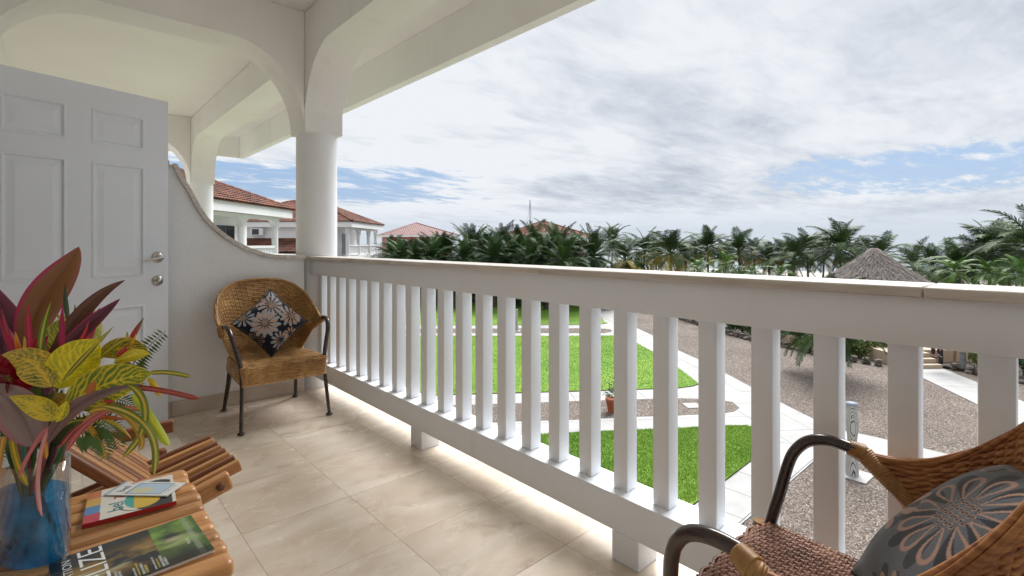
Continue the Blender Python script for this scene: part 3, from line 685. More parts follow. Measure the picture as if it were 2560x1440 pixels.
def palapa():
    D = 27.0; c = at_depth(2185, 620, D); top = c.z
    cx, cy = c.x, c.y; gz = GZ + 0.505
    t = thing('palapa', 'grey thatched conical palapa roof rising behind the railing', 'palapa', (cx, cy, gz))
    prof = [(3.55, -2.62), (3.45, -2.50), (2.3, -1.70), (1.2, -0.90), (0.5, -0.34), (0.28, -0.08), (0.14, 0.0)]
    MB().lathe([(r, top + z) for r, z in prof], 40, Matrix.Translation((cx, cy, 0))).build('roof_core', M['thatch'], t)
    mb = MB(); n = 5200                                  # thatch: overlapping palm strips all over the cone
    for i in range(n):
        q = math.sqrt(random.random()); r = 0.25 + 3.2 * q; z = top + np.interp(r, [0.14, 0.28, 0.5, 1.2, 2.3, 3.45], [0, -0.08, -0.34, -0.9, -1.70, -2.5])
        a = random.uniform(0, 6.283); L_ = random.uniform(0.25, 0.5); w = random.uniform(0.02, 0.045); da = random.uniform(-0.35, 0.35) 
        dr = Vector((math.cos(a), math.sin(a), -0.74)).normalized(); tn = Vector((-math.sin(a), math.cos(a), 0)); up = Vector((math.cos(a) * 0.6, math.sin(a) * 0.6, 0.8))
        dr = (dr + tn * da).normalized()
        p = Vector((cx + r * math.cos(a), cy + r * math.sin(a), z + 0.015)); e = p + dr * L_ + up * random.uniform(0.005, 0.06)
        mb.add([p - tn * w, p + tn * w, e + tn * w * 0.4, e - tn * w * 0.4], [(0, 1, 2, 3)])
    stuff(mb.build('thatch', M['thatch'], t))
    for k in range(6):
        a = k * math.pi / 3 + 0.3; x, y = cx + 2.9 * math.cos(a), cy + 2.9 * math.sin(a)
        MB().tube([(x, y, gz), (x, y, top - 2.1)], 0.09, 8).build('post', M['trunk'], t)
palapa()

# ---------------------------------------------------------------- carved lamp posts
def carved_mat():
    m, nt, P, N, L = newmat('painted_carving'); P.inputs['Roughness'].default_value = 0.7
    tc = N('ShaderNodeTexCoord'); mp = N('ShaderNodeMapping'); mp.inputs['Scale'].default_value = (6, 6, 1.2); L(tc.outputs['Object'], mp.inputs[0])
    w = N('ShaderNodeTexWave'); w.inputs['Scale'].default_value = 3.0; w.inputs['Distortion'].default_value = 5; w.inputs['Detail'].default_value = 1; w.inputs['Detail Scale'].default_value = 0.6; L(mp.outputs[0], w.inputs[0])
    cr = N('ShaderNodeValToRGB'); L(w.outputs['Fac'], cr.inputs[0]); e = cr.color_ramp.elements
    e[0].position = 0.10; e[0].color = (0.05, 0.06, 0.08, 1); e[1].position = 0.22; e[1].color = (0.50, 0.48, 0.45, 1)
    L(cr.outputs[0], P.inputs['Base Color']); return m
M['carved'] = carved_mat(); M['carvetop'] = mat('carved_top_grey', (0.20, 0.23, 0.28), 0.6)
def carved_post(x, y, h, label):
    t = thing('carved_post', label, 'post', (x, y, GZ + 0.03), 0.4, 'carved garden posts')
    prof = []
    for k in range(41):
        z = k / 40; r = 0.125 + 0.020 * math.sin(z * 9.5 + 0.6) - 0.015 * z
        if 0.80 < z < 0.83: r -= 0.010
        prof.append((r * h / 1.5, z * h))
    mb = MB(); seg = 20; vs = []
    for i, (r, z) in enumerate(prof):
        dx = 0.022 * math.sin(z * 5.2)
        for k in range(seg):
            a = 2 * math.pi * k / seg; vs.append((r * math.cos(a) * 1.05 + dx, r * math.sin(a) * 0.9, z))
    fs = [(i * seg + k, i * seg + (k + 1) % seg, (i + 1) * seg + (k + 1) % seg, (i + 1) * seg + k) for i in range(40) for k in range(seg)]
    mb.add(vs, fs, True); mb.build('shaft', M['carved'], None).parent = t
    MB().lathe([(0.128 * h / 1.5, 0), (0.118 * h / 1.5, 0.03), (0.03, 0.045)], 20, Matrix.Translation((0.022 * math.sin(h * 5.2), 0, h))).build('top', M['carvetop'], None).parent = t
carved_post(12.72, 3.08, 1.50, 'wavy carved wooden post with drawn dark lines on the white plinth')
carved_post(19.4, 20.95, 1.20, 'slim grey carved post standing in the far gravel bed between the lawns')
# terracotta pot with a small shrub
pt_ = on_z(1529, 1030, GZ + 0.036)
t = thing('flower_pot', 'tall terracotta pot with a small plant on the rounded gravel bed', 'pot', pt_)
MB().lathe([(0.10, 0), (0.17, 0.36), (0.185, 0.36), (0.185, 0.41), (0.16, 0.41), (0.15, 0.37), (0.01, 0.37)], 20).build('pot', M['terracotta'], None).parent = t
mb = MB()
for k in range(160):
    p = Vector((random.gauss(0, .11), random.gauss(0, .11), 0.42 + abs(random.gauss(0.2, .14)))); d = Vector((random.gauss(0, 1), random.gauss(0, 1), random.gauss(0.5, 1))).normalized(); s_ = d.orthogonal().normalized() * 0.018
    mb.add([p, p + d * .05 + s_, p + d * .1, p + d * .05 - s_], [(0, 1, 2, 3)])
stuff(mb.build('plant', M['shrub'], None)).parent = t

# ---------------------------------------------------------------- vegetation builders
def leaf_cloud(n, rx, ry, rz, ls, seed, box=False):
    rg = random.Random(seed); mb = MB()
    lobes = [(rg.uniform(-.5, .5) * rx, rg.uniform(-.5, .5) * ry, rg.uniform(.35, .75) * rz, rg.uniform(.45, .7)) for _ in range(9)]
    for i in range(n):
        lx, ly, lz, lr = rg.choice(lobes)
        d = Vector((rg.gauss(0, 1), rg.gauss(0, 1), rg.gauss(0, 1))).normalized() * (rg.random() ** 0.35) * lr
        p = Vector((lx + d.x * rx, ly + d.y * ry, max(0.03, lz + d.z * rz * 0.75)))
        nrm = (d + Vector((rg.gauss(0, .6), rg.gauss(0, .6), rg.gauss(0.4, .6)))).normalized()
        t = nrm.orthogonal().normalized(); t.rotate(Matrix.Rotation(rg.uniform(0, 6.28), 3, nrm)); b = nrm.cross(t)
        L_ = ls * rg.uniform(.6, 1.3); w = L_ * .3
        mb.add([p, p + t * L_ * .5 + b * w, p + t * L_ - nrm * L_ * .2, p + t * L_ * .5 - b * w], [(0, 1, 2, 3)])
    return mb.mesh('foliage')
stem_me = MB().tube([(0, 0, 0), (0.02, 0.01, 0.25), (0, 0.03, 0.5)], [0.05, 0.04, 0.03], 7).mesh('stem'); stem_me.materials.append(M['trunk'])
cloudA = [leaf_cloud(2600, 0.95, 0.95, 1.0, 0.12, 3 + k) for k in range(3)]
for c in cloudA: c.materials.append(M['shrub'])
cloudY = leaf_cloud(2200, 0.9, 0.9, 0.9, 0.13, 21); cloudY.materials.append(M['shrub2'])
def shrub(x, y, z, s, h, label, group, me, name='hedge_shrub'):
    t = thing(name, label, 'shrub', (x, y, z), random.uniform(0, 6.28), group)
    child('foliage', me, None, t, (0, 0, 0), (0, 0, 0), (s, s, h)); child('stem', stem_me, None, t, (0, 0, 0), (0, 0, 0), (s, s, h))
    return t
# hedge behind the far lawn
for k in range(9):
    f = k / 8; x, y = 22.2 + (34.2 - 22.2) * f, 38.8 + (27.6 - 38.8) * f
    shrub(x + 0.8, y + 0.9, GZ - .02, 1.15, random.uniform(1.3, 1.7), 'dark green clipped shrub in the hedge behind the far lawn', 'hedge behind the far lawn', cloudA[k % 3])
# hedge along the big gravel yard, with stones in front
hl = [(32.2, 18.6), (30.6, 16.3), (29.0, 14.0), (27.9, 12.3), (27.2, 10.6), (27.0, 9.0)]
for k, (x, y) in enumerate(hl):
    shrub(x + 0.55, y - 0.2, GZ - .02, 1.15, random.uniform(1.3, 1.6), 'dark green shrub behind the stone border of the gravel yard', 'hedge along the gravel yard', cloudA[(k + 1) % 3])
for k, (x, y) in enumerate([(25.6, 7.9), (25.9, 6.9), (26.2, 6.0), (26.5, 5.2)]):
    shrub(x + 0.5, y, GZ - .02, 1.0, random.uniform(1.0, 1.3), 'yellow-green shrub behind the small palm on the gravel', 'yellow-green shrubs by the terrace', cloudY, 'garden_shrub')
stone_mes = []
for k in range(4):
    bm = bmesh.new(); bmesh.ops.create_icosphere(bm, subdivisions=1, radius=1)
    for v in bm.verts: v.co *= random.uniform(0.78, 1.12)
    me = bpy.data.meshes.new('stone'); bm.to_mesh(me); bm.free(); me.materials.append(M['stone']); stone_mes.append(me)
def stone_border(path, label, step=0.34, sz=0.19):
    t = thing('stone_border', label, 'stone border', (path[0][0], path[0][1], GZ))
    o0 = Vector((path[0][0], path[0][1], 0)); 
    pos = []; 
    for a, b in zip(path[:-1], path[1:]):
        a = Vector((*a, 0)); b = Vector((*b, 0)); n = max(1, int((b - a).length / step))
        for k in range(n): pos.append(a + (b - a) * (k / n))
    for p in pos:
        for lv in (0, 1):
            if lv and random.random() < 0.35: continue
            q = p - o0 + Vector((random.uniform(-.04, .04), random.uniform(-.04, .04), 0.07 + lv * 0.13))
            child('stone', random.choice(stone_mes), None, t, q, (random.uniform(-.2, .2), random.uniform(-.2, .2), random.uniform(0, 6.28)), (sz * random.uniform(.8, 1.15), sz * random.uniform(.7, 1), 0.10))
    return t
stone_border([(31.6, 18.6), (30.0, 16.2), (28.4, 13.9), (27.2, 12.1), (26.35, 10.5), (26.0, 9.0), (25.3, 7.6), (25.0, 6.0), (24.95, 5.1), (25.1, 4.75)], 'low dry stone border curving along the hedge to the garden steps')
pl = [(26.35, 3.35), (26.35, 2.9), (26.1, 2.45), (25.75, 1.8), (25.6, 1.0), (26.0, 0.0), (26.8, -1.0)]
stone_border(pl, 'low stone border round the planting bed beside the steps')
struct(MB().prism(pl + [(30, -1.2), (28.6, 1.0), (27.2, 3.0)], GZ - .02, GZ + 0.10).build('planting_bed', M['soil']))
shrub(26.75, 2.05, GZ + .08, 0.62, 0.95, 'pale green bush beside the thin grey trunk in the planting bed', None, cloudY, 'garden_bush')
shrub(26.4, 0.6, GZ + .08, 0.8, 1.1, 'dark green bush at the end of the planting bed by the white path', None, cloudA[1], 'garden_bush')
tp = on_z(2407, 921, GZ + 0.1)
t = thing('young_tree', 'thin grey tree trunk in the planting bed beside the steps', 'tree', tp)
MB().tube([(0, 0, 0), (0.03, 0.0, 0.8), (0.0, 0.05, 1.7), (0.05, 0.02, 2.3)], [0.10, 0.085, 0.075, 0.05], 10).build('trunk', mat('grey_bark', (0.22, 0.23, 0.23), 0.9, (0.14, 0.14, 0.13), 6, 5, 0.4), None).parent = t
child('crown', cloudA[0], None, t, (0, 0, 1.75), (0, 0, 0), (0.55, 0.55, 0.75))
pp = on_z(2352, 913, GZ + .04)
o = thing('newel_post', 'black pole standing beside the garden steps', 'post', pp)
MB().tube([(0, 0, -0.05), (0, 0, 1.25)], 0.075, 12).build('shaft', M['pole'], None).parent = o
MB().lathe([(0.05, 1.25), (0.09, 1.27), (0.09, 1.30), (0.04, 1.36), (0.002, 1.38)], 12).build('cap', M['pole'], None).parent = o

# ---------------------------------------------------------------- palms: every frond is a part
def frond_mesh(elev, droop, nleaf, llen, hang, seed, vee=0.5, wid=0.016):
    rg = random.Random(seed); mb = MB(); n = 14; pts = []; p = Vector((0, 0, 0)); a = elev
    for i in range(n + 1):
        pts.append(p.copy()); p = p + Vector((math.cos(a), 0, math.sin(a))) / n; a -= droop / n * (0.4 + 1.2 * i / n)
    mb.tube(pts, [0.013 * (1 - 0.85 * i / n) + 0.002 for i in range(n + 1)], 4, cap=False)
    def at(s):
        f = s * n; i = min(int(f), n - 1); return pts[i].lerp(pts[i + 1], f - i), (pts[i + 1] - pts[i]).normalized()
    for k in range(nleaf):
        s = 0.14 + 0.85 * (k + rg.random() * .6) / nleaf
        q, t = at(min(s, .995))
        ln = llen * (0.35 + 0.65 * math.sin(math.pi * min(1, (s * 0.92 + .08)) ** 0.8)) * rg.uniform(.85, 1.1)
        up = Vector((0, 1, 0)).cross(t) * -1
        for sd_ in (-1, 1):
            d = (Vector((0, sd_, 0)) + t * (0.55 + 0.5 * s) + up * vee * rg.uniform(.4, 1.2) + Vector((0, 0, -hang * 0.35))).normalized()
            m1 = q + d * ln * .55; d2 = (d + Vector((0, 0, -hang * rg.uniform(.6, 1.3)))).normalized(); e = m1 + d2 * ln * .5
            w = t * wid
            mb.add([q - w * .6, q + w * .6, m1 + w, m1 - w], [(0, 1, 2, 3)]); mb.add([m1 - w, m1 + w, e], [(0, 1, 2)])
    return mb.mesh('frond')
def variants(elevs, droops, nleaf, llen, hang, vee, m, wid=0.016):
    out = []
    for k, (e, d) in enumerate(zip(elevs, droops)):
        me = frond_mesh(R(e), R(d), nleaf, llen, hang, 100 + k, vee, wid); me.materials.append(m); out.append(me)
    return out
COCO_E = (80, 62, 45, 30, 12, -8, -30)
coco = variants(COCO_E, (45, 70, 80, 85, 80, 60, 40), 50, 0.30, 0.42, 0.30, M['frond'], 0.0085)
cocoy = variants((10, -12, -35), (75, 60, 40), 46, 0.25, 0.7, 0.2, M['frondy'], 0.0085)
date = variants(COCO_E, (28, 40, 55, 65, 70, 65, 50), 64, 0.20, 0.25, 0.45, M['frond2'], 0.0062)
dead = variants((-58, -70), (28, 18), 26, 0.2, 0.9, 0.1, mat('dead_palm_leaf', (.20, .13, .07), .8, (.12, .075, .04), 3, 3, rnd=.3), 0.012)
young = variants((75, 55, 38, 20, 5, -15, -30), (60, 90, 105, 110, 100, 80, 60), 34, 0.24, 0.5, 0.3, M['frondb'], 0.012)
trunk_mes = {}
def palm(name, u, v, D, fl, kind, label, group, nf=24, seed=0, yellow=0, lean=None, tz=None, tr=0.13, low=-30):
    """crown centre seen at pixel (u,v), D metres out; stands on the garden ground"""
    fl = fl * (1.06 if kind == 'coco' else 1.0); v += {'coco': 13, 'date': 7, 'young': 0}[kind] if D > 25 else 0; rg = random.Random(seed * 31 + int(u)); c = at_depth(u, v, D); h = c.z - GZ
    lean = rg.uniform(.1, 1.1) if lean is None and kind == 'coco' else (lean or 0.0)
    t = thing(name, label, 'palm tree', (c.x, c.y, GZ - 0.03), rg.uniform(0, 6.28), group)
    pts = []; n = 9
    for k in range(n + 1):
        f = k / n; pts.append((lean * math.sin(f * 1.6) - lean * math.sin(1.6) , 0, f * h))
    mb = MB(); rr = []
    mb.tube(pts, [tr * (1.55 - 0.75 * min(1, k / n * 3)) if k < 3 else tr * (0.85 - 0.15 * k / n) for k in range(n + 1)], 9)
    mb.build('trunk', M['trunk'], None).parent = t
    bank = {'coco': coco, 'date': date, 'young': young}[kind]
    for i in range(nf):
        f = i / max(1, nf - 1)
        want = 82 - (82 - low) * (f ** 0.9)
        k = min(range(7), key=lambda q: abs(COCO_E[q] - want + rg.uniform(-9, 9)))
        me = bank[k]
        if yellow and f > 1 - yellow: me = cocoy[rg.randrange(3)]
        s = fl * rg.uniform(.85, 1.12) * (0.8 if k == 0 else 1)
        child('frond', me, None, t, (rg.uniform(-.05, .05), rg.uniform(-.05, .05), h + 0.1 - 0.25 * f), (rg.uniform(-.12, .12), rg.uniform(-.1, .1), i * 2.39996 + rg.uniform(-.3, .3)), (s, s, s))
    if kind == 'coco':
        for i in range(rg.randrange(1, 4)): s = fl * rg.uniform(.6, .85); child('frond', dead[i % 2], None, t, (0, 0, h - .15), (0, 0, rg.uniform(0, 6.28)), (s, s, s))
    return t
LD = 'dense dark date palm in the belt of palms beyond the lawns'
GD = 'dense palms beyond the lawns'
for k, (u, v, D, f) in enumerate([(1118, 628, 46, 2.5), (1085, 640, 41, 2.2), (1040, 645, 40, 2.1), (978, 630, 50, 2.4), (1010, 636, 46, 2.2), (1062, 634, 44, 2.5), (1000, 640, 40, 2.2), (1095, 632, 45, 2.5)]):
    palm('date_palm', u, v, D, f, 'date', 'bushy dark palm below the pink roof, before the dense palm belt', 'bushy palms near the pink roof', 40, k, low=-45)
for k, (u, v, D, f) in enumerate([(1180, 618, 46, 2.9), (1217, 632, 43, 2.6), (1252, 616, 46, 3.0), (1300, 622, 44, 2.8), (1338, 612, 47, 3.0), (1395, 620, 43, 3.2), (1440, 628, 45, 2.6), (1160, 640, 40, 2.2), (1235, 640, 39, 2.3), (1280, 640, 40, 2.4), (1365, 640, 38, 2.4), (1325, 645, 38, 2.2)]):
    palm('date_palm', u, v, D, f, 'date', LD, GD, 46, 10 + k, low=-45)
palm('date_palm', 1482, 632, 39, 2.9, 'date', 'tall feathery date palm with upright fronds at the end of the dense palm belt', None, 46, 30, low=-40)
palm('date_palm', 1409, 650, 36, 2.5, 'date', 'low spreading palm with bare frond stems in front of the dense palm belt', None, 34, 31, low=-25)
palm('coconut_palm', 1532, 590, 62, 2.9, 'coco', 'dark coconut palm standing tall behind the yellowing palm', None, 27, 1, lean=.5)
palm('coconut_palm', 1562, 640, 44, 2.8, 'coco', 'coconut palm whose fronds have turned mostly yellow', None, 27, 2, yellow=.75)
palm('coconut_palm', 1612, 612, 54, 3.0, 'coco', 'coconut palm between two yellowing palms', None, 27, 3, yellow=.15)
palm('coconut_palm', 1678, 620, 45, 2.9, 'coco', 'coconut palm with a ring of yellow lower fronds', None, 27, 4, yellow=.42)
palm('coconut_palm', 1770, 608, 55, 3.0, 'coco', 'coconut palm on the shore next to the yellow-ringed palm', None, 27, 5, yellow=.1)
for k, (u, v, D, f, y) in enumerate([(1848, 616, 52, 2.9, .2), (1922, 636, 50, 2.4, .35), (1985, 632, 47, 2.8, .1), (2018, 615, 52, 2.8, .1)]):
    palm('coconut_palm', u, v, D, f, 'coco', ('coconut palm standing over the wide low young palm', 'smaller coconut palm with many yellowed lower fronds', 'low dark coconut palm crowding the trunk of a taller one', 'taller coconut palm rising out of a low dark one')[k], 'shore coconut palms beside the thatched roof', 27, 40 + k, yellow=y, lean=.3)
palm('coconut_palm', 2100, 606, 46, 3.2, 'coco', 'tall coconut palm towering right beside the thatched roof', None, 28, 6, lean=.4)
palm('coconut_palm', 2206, 622, 44, 2.4, 'coco', 'coconut palm whose crown peeks out just behind the tip of the thatched roof', None, 18, 7, yellow=.2)
palm('coconut_palm', 2285, 655, 33, 2.4, 'coco', 'sparse coconut palm with upright fronds in front of the open sea', None, 13, 8, lean=.2)
palm('coconut_palm', 2388, 655, 36, 2.4, 'coco', 'coconut palm with a low dense crown near the open sea', None, 27, 9)
palm('coconut_palm', 2476, 612, 36, 3.0, 'coco', 'large dark coconut palm rising above the low young palms', None, 30, 10, lean=.2)
palm('coconut_palm', 2590, 605, 31, 3.2, 'coco', 'large coconut palm at the end of the palm row past the railing cap joint', None, 30, 11)
for k, (u, v, D, f) in enumerate([(1744, 668, 38, 1.25), (1814, 662, 38, 1.5), (1881, 684, 34, 1.1), (1948, 684, 34, 1.2)]):
    palm('young_palm', u, v, D, f, 'young', 'low bright green young palm in front of the shore palms beside the thatched roof', 'young palms in front of the shore palms', 18, 60 + k, tr=.06)
for k, (u, v, D, f) in enumerate([(2385, 678, 30, 1.45), (2472, 678, 30, 1.5), (2556, 684, 28, 1.5)]):
    palm('young_palm', u, v, D, f, 'young', ('bright green young palm in front of the low dense coconut crown', 'bright green young palm right under the large dark coconut palm', 'bright green young palm under the large palm past the cap joint')[k], 'young palms by the open water', 18, 70 + k, tr=.07)
# small date palm standing in the gravel yard
palm('date_palm', 2062, 800, 19.2, 2.1, 'date', 'small date palm with drooping fronds standing on the gravel yard', None, 34, 80, tr=.2, low=-42)
for k, (u, v, D, f, y) in enumerate([(1640, 628, 60, 2.8, .2), (1715, 628, 58, 2.8, .3), (1738, 622, 66, 3.0, .1), (1808, 626, 62, 2.9, .15), (1885, 622, 64, 2.8, .1), (1955, 622, 66, 2.9, .1), (2060, 622, 60, 3.0, .15), (2140, 628, 58, 2.8, .1), (2172, 622, 64, 2.8, .1)]):
    palm('coconut_palm', u, v, D, f, 'coco', 'coconut palm in the back row on the beach, partly hidden by nearer palms', 'back row of coconut palms on the beach', 26, 90 + k, yellow=y, lean=.3)
for k, (u, v, D, f) in enumerate([(2330, 648, 40, 2.3), (2432, 640, 42, 2.6), (2520, 632, 38, 2.8)]):
    palm('coconut_palm', u, v, D, f, 'coco', 'coconut palm between the thatched roof and the large dark palms by the water', 'palms between the thatched roof and the water', 24, 120 + k, lean=.3)
# broad undergrowth below the palms
for k in range(16):
    u = 960 + k * 42; D = 38 + (k * 7 % 9); p = at_depth(u, 700, D)
    shrub(p.x, p.y, GZ - .02, random.uniform(1.5, 2.0), random.uniform(2.4, 3.6), 'dark undergrowth bush below the dense palms', 'undergrowth below the dense palms', cloudA[k % 3], 'undergrowth_bush')
for k in range(14):
    u = 1640 + k * 26; D = 40 + (k * 5 % 11); p = at_depth(u, 700, D)
    shrub(p.x, p.y, GZ - .02, random.uniform(1.2, 1.6), random.uniform(1.7, 2.6), 'dark undergrowth bush below the shore palms', 'undergrowth below the shore palms', cloudA[k % 3], 'undergrowth_bush')
# ================================================================ neighbouring houses
E1 = Vector((0.688, 0.725, 0)); E2 = Vector((-0.725, 0.688, 0)); ZV = Vector((0, 0, 1))
def frame(o, a, b): return Matrix(((a.x, b.x, 0, o.x), (a.y, b.y, 0, o.y), (0, 0, 1, o.z), (0, 0, 0, 1)))
def tile_slope(mb, A, B, T0, T1, cw=0.21, rl=0.36, seed=0):
    """barrel tiles on the slope with eave A->B and ridge T0->T1 (T0 above A's side)"""
    rg = random.Random(seed); ex = (B - A); Lx = ex.length; ex.normalize(); upv = (T0 + T1) / 2 - (A + B) / 2; upv = (upv - ex * upv.dot(ex)); Hh = upv.length; upv.normalize(); nr = ex.cross(upv)
    if nr.z < 0: nr = -nr
    a0 = (T0 - A).dot(ex); a1 = (T1 - A).dot(ex)
    nc = int(Lx / cw)
    for i in range(nc):
        s = (i + .5) * cw
        lim = Hh
        if s < a0: lim = min(lim, Hh * s / a0)
        if s > a1: lim = min(lim, Hh * (Lx - s) / max(1e-6, (Lx - a1)))
        nrow = max(1, int(math.ceil(lim / rl)))
        for j in range(nrow):
            y0 = j * rl; y1 = min((j + 1) * rl + .05, lim + .05)
            if y1 - y0 < 0.08: continue
            vs = []; r0, r1 = cw * .47, cw * .40; jit = rg.uniform(-.012, .012); lift = rg.uniform(0, .015)
            for (yy, r, zz) in ((y0, r0, 0.035 + lift), (y1, r1, 0.0)):
                for k in range(5):
                    an = math.pi * k / 4; vs.append(A + ex * (s + jit - r * math.cos(an)) + upv * yy + nr * (zz + r * .85 * math.sin(an) - 0.02))
            mb.add(vs, [(k, k + 1, 6 + k, 5 + k) for k in range(4)], True)
    mb.add([A - nr * .02, B - nr * .02, T1 - nr * .02, T0 - nr * .02], [(0, 1, 2, 3)])
def hip_roof(par, O, a, b, la, lb, z0, k, mt_name='roof', slopes=(0, 1, 2, 3)):
    """footprint O + a*la x b*lb, eave height z0, pitch k, tiles on all four slopes"""
    c = [O, O + a * la, O + a * la + b * lb, O + b * lb]; c = [Vector((p.x, p.y, z0)) for p in c]
    h = min(la, lb) / 2
    if la >= lb: r0 = O + a * h + b * h; r1 = O + a * (la - h) + b * h
    else: r0 = O + a * h + b * h; r1 = O + a * h + b * (lb - h)
    r0 = Vector((r0.x, r0.y, z0 + h * k)); r1 = Vector((r1.x, r1.y, z0 + h * k))
    if la >= lb: tops = [(r0, r1), (r1, r1), (r1, r0), (r0, r0)]
    else: tops = [(r0, r0), (r0, r1), (r1, r1), (r1, r0)]
    for i in slopes:
        A, B = c[i], c[(i + 1) % 4]; t0, t1 = tops[i]
        mb = MB(); tile_slope(mb, A, B, t0, t1, seed=i)
        stuff(mb.build('roof_tiles', M['rooftile'], par))
    mb = MB()
    for p, q in ((c[0], r0), (c[1], r1 if la >= lb else r0), (c[2], r1), (c[3], r0 if la >= lb else r1), (r0, r1)):
        if (q - p).length < .1: continue
        n = max(1, int((q - p).length / .4))
        for i in range(n):
            a_ = p.lerp(q, i / n) + ZV * .05; b_ = p.lerp(q, (i + 1.1) / n) + ZV * .04; mb.tube([a_, b_], [.12, .095], 6, cap=False)
    mb.build('ridge_tiles', M['rooftile'], par)
def balcony_run(par, O, d, inw, cols_, L_, roofz=2.60, wall_in=1.9, arch=True):
    """columns along direction d at given distances, arched beam, balustrade and back wall; inw points into the house"""
    F = frame(O, d, inw)
    for c in cols_:
        mb = MB().lathe([(0.17, 0), (0.17, 2.02)], 14, F @ Matrix.Translation((c, 0, 0))); mb.box(c - .17, c + .17, -.17, .17, 2.0, roofz, F); mb.build('column', M['housewhite'], par)
    for c0, c1 in zip(cols_[:-1], cols_[1:]):
        pr = arch_profile(c0 + .16, c1 - .16, 2.0, 2.42, .45, roofz, 6); mb = MB(); m = len(pr) - 2
        for i in range(m - 1):
            (s0, z0), (s1, z1) = pr[i], pr[i + 1]
            mb.add([F @ Vector(q) for q in ((s0, -.14, z0), (s1, -.14, z1), (s1, -.14, roofz), (s0, -.14, roofz), (s0, .14, z0), (s1, .14, z1))], [(0, 1, 2, 3), (0, 4, 5, 1)])
        mb.build('arched_beam', M['housewhite'], par)
        MB().box(c0 + .17, c1 - .17, -.09, .09, .90, 1.03, F).build('rail_beam', M['housewhite'], par)
        MB().box(c0 + .17, c1 - .17, -.08, .08, .10, .24, F).build('rail_beam', M['housewhite'], par)
        x = c0 + .26; 
        bal = MB().box(-.032, .032, -.03, .03, .24, .90).mesh('baluster'); bal.materials.append(M['housewhite'])
        while x < c1 - .2:
            p = F @ Vector((x, 0, 0)); o = child('baluster', bal, None, par, p - par.location, (0, 0, math.atan2(d.y, d.x))); x += .1655
    MB().box(-.3, L_, wall_in, wall_in + .2, -.25, roofz + .3, F).build('wall', M['housewhite'], par)
    MB().box(-.3, L_, -.25, wall_in, -.25, -.001, F).build('balcony_slab', M['housewhite'], par)
    MB().box(-.3, L_, -.20, .0, GZ, -.251, F).build('lower_wall', M['housewhite'], par)
    for w0 in (1.0, 4.0):
        if w0 + 1.6 < L_:
            f = MB().box(w0 - .06, w0 + 1.66, wall_in - .03, wall_in - .001, .0, 2.16, F).build('window', M['housewhite'], par)
            for q in (0, 1): MB().box(w0 + q * .82, w0 + q * .82 + .77, wall_in - .05, wall_in - .031, .06, 2.1, F).build('pane', M['glassdark'], f)
# ---- house 1: its eave corner seen just left of the big column
P1 = Vector((10.11, 29.88, 0))
h1 = thing('balcony_house', 'white house with red clay tile roof and arched balcony, nearest past the curved wall', 'house', (P1.x, P1.y, GZ))
F1 = frame(P1, -E1, E2)                                 # x runs back towards us along the eave, y into the house
MB().box(0, 13, 0, .12, 2.59, 3.05, F1).build('fascia', M['housewhite'], h1)
MB().box(0, .12, .121, 9, 2.59, 3.05, F1).build('fascia', M['housewhite'], h1)
MB().box(.121, 13, .121, 9, 2.62, 2.72, F1).build('soffit', M['housewhite'], h1)
hip_roof(h1, P1 + E1 * .12 - E2 * .12, -E1, E2, 13.2, 9.2, 3.06, .43, slopes=(0, 3))
balcony_run(h1, P1 - E1 * .55 + E2 * .62, -E1, E2, (0.25, 3.6, 7.0, 10.4), 12.2)
# ---- house 2
P2 = Vector((19.17, 41.89, 0))
h2 = thing('balcony_house', 'larger white house with clay tile hip roof and corner balcony, farther back', 'house', (P2.x, P2.y, GZ))
F2 = frame(P2, E1, E2)
MB().box(0, 9.8, 0, .12, 2.59, 3.07, F2).build('fascia', M['housewhite'], h2)
MB().box(0, .12, .121, 12.6, 2.59, 3.07, F2).build('fascia', M['housewhite'], h2)
MB().box(.121, 9.8, .121, 12.6, 2.61, 2.72, F2).build('soffit', M['housewhite'], h2)
hip_roof(h2, P2 - E1 * .12 - E2 * .12, E1, E2, 10.0, 12.8, 3.08, .43, slopes=(0, 3))
MB().box(.55, .75, 2.4, 12.3, GZ, 2.6, F2).build('front_wall', M['housewhite'], h2)
balcony_run(h2, P2 + E1 * .55 + E2 * .62, E1, E2, (0.2, 3.2, 6.3, 8.7), 9.0)
MB().box(.551, .75, .55, 2.4, GZ, .0, F2).build('front_wall', M['housewhite'], h2)
mb = MB(); A = F2 @ Vector((-2.3, 12.6, .45)); B = F2 @ Vector((-2.3, 1.2, .45)); tile_slope(mb, A, B, F2 @ Vector((.54, 12.6, 1.58)), F2 @ Vector((.54, 2.2, 1.58)), seed=9)
stuff(mb.build('porch_roof_tiles', M['rooftile'], h2))
MB().box(-2.2, .5, 1.5, 12.3, GZ, .30, F2).build('porch_wall', M['housewhite'], h2)
mb = MB(); A = F2 @ Vector((7.2, -2.3, .10)); B = F2 @ Vector((10.2, -2.3, .10)); tile_slope(mb, A, B, F2 @ Vector((7.2, -.1, 0.75)), F2 @ Vector((9.6, -.1, .75)), seed=5)
stuff(mb.build('porch_roof_tiles', M['rooftile'], h2)); MB().box(7.3, 10.1, -2.2, -.1, GZ, .02, F2).build('porch_wall', M['housewhite'], h2)
ac = MB().box(.10, .53, 7.9, 9.0, 1.86, 2.5, F2).build('air_conditioner', M['ac'], h2, bevel=.03); MB().box(.085, .099, 8.25, 8.85, 1.93, 2.42, F2).build('fan_grille', M['glassdark'], ac)
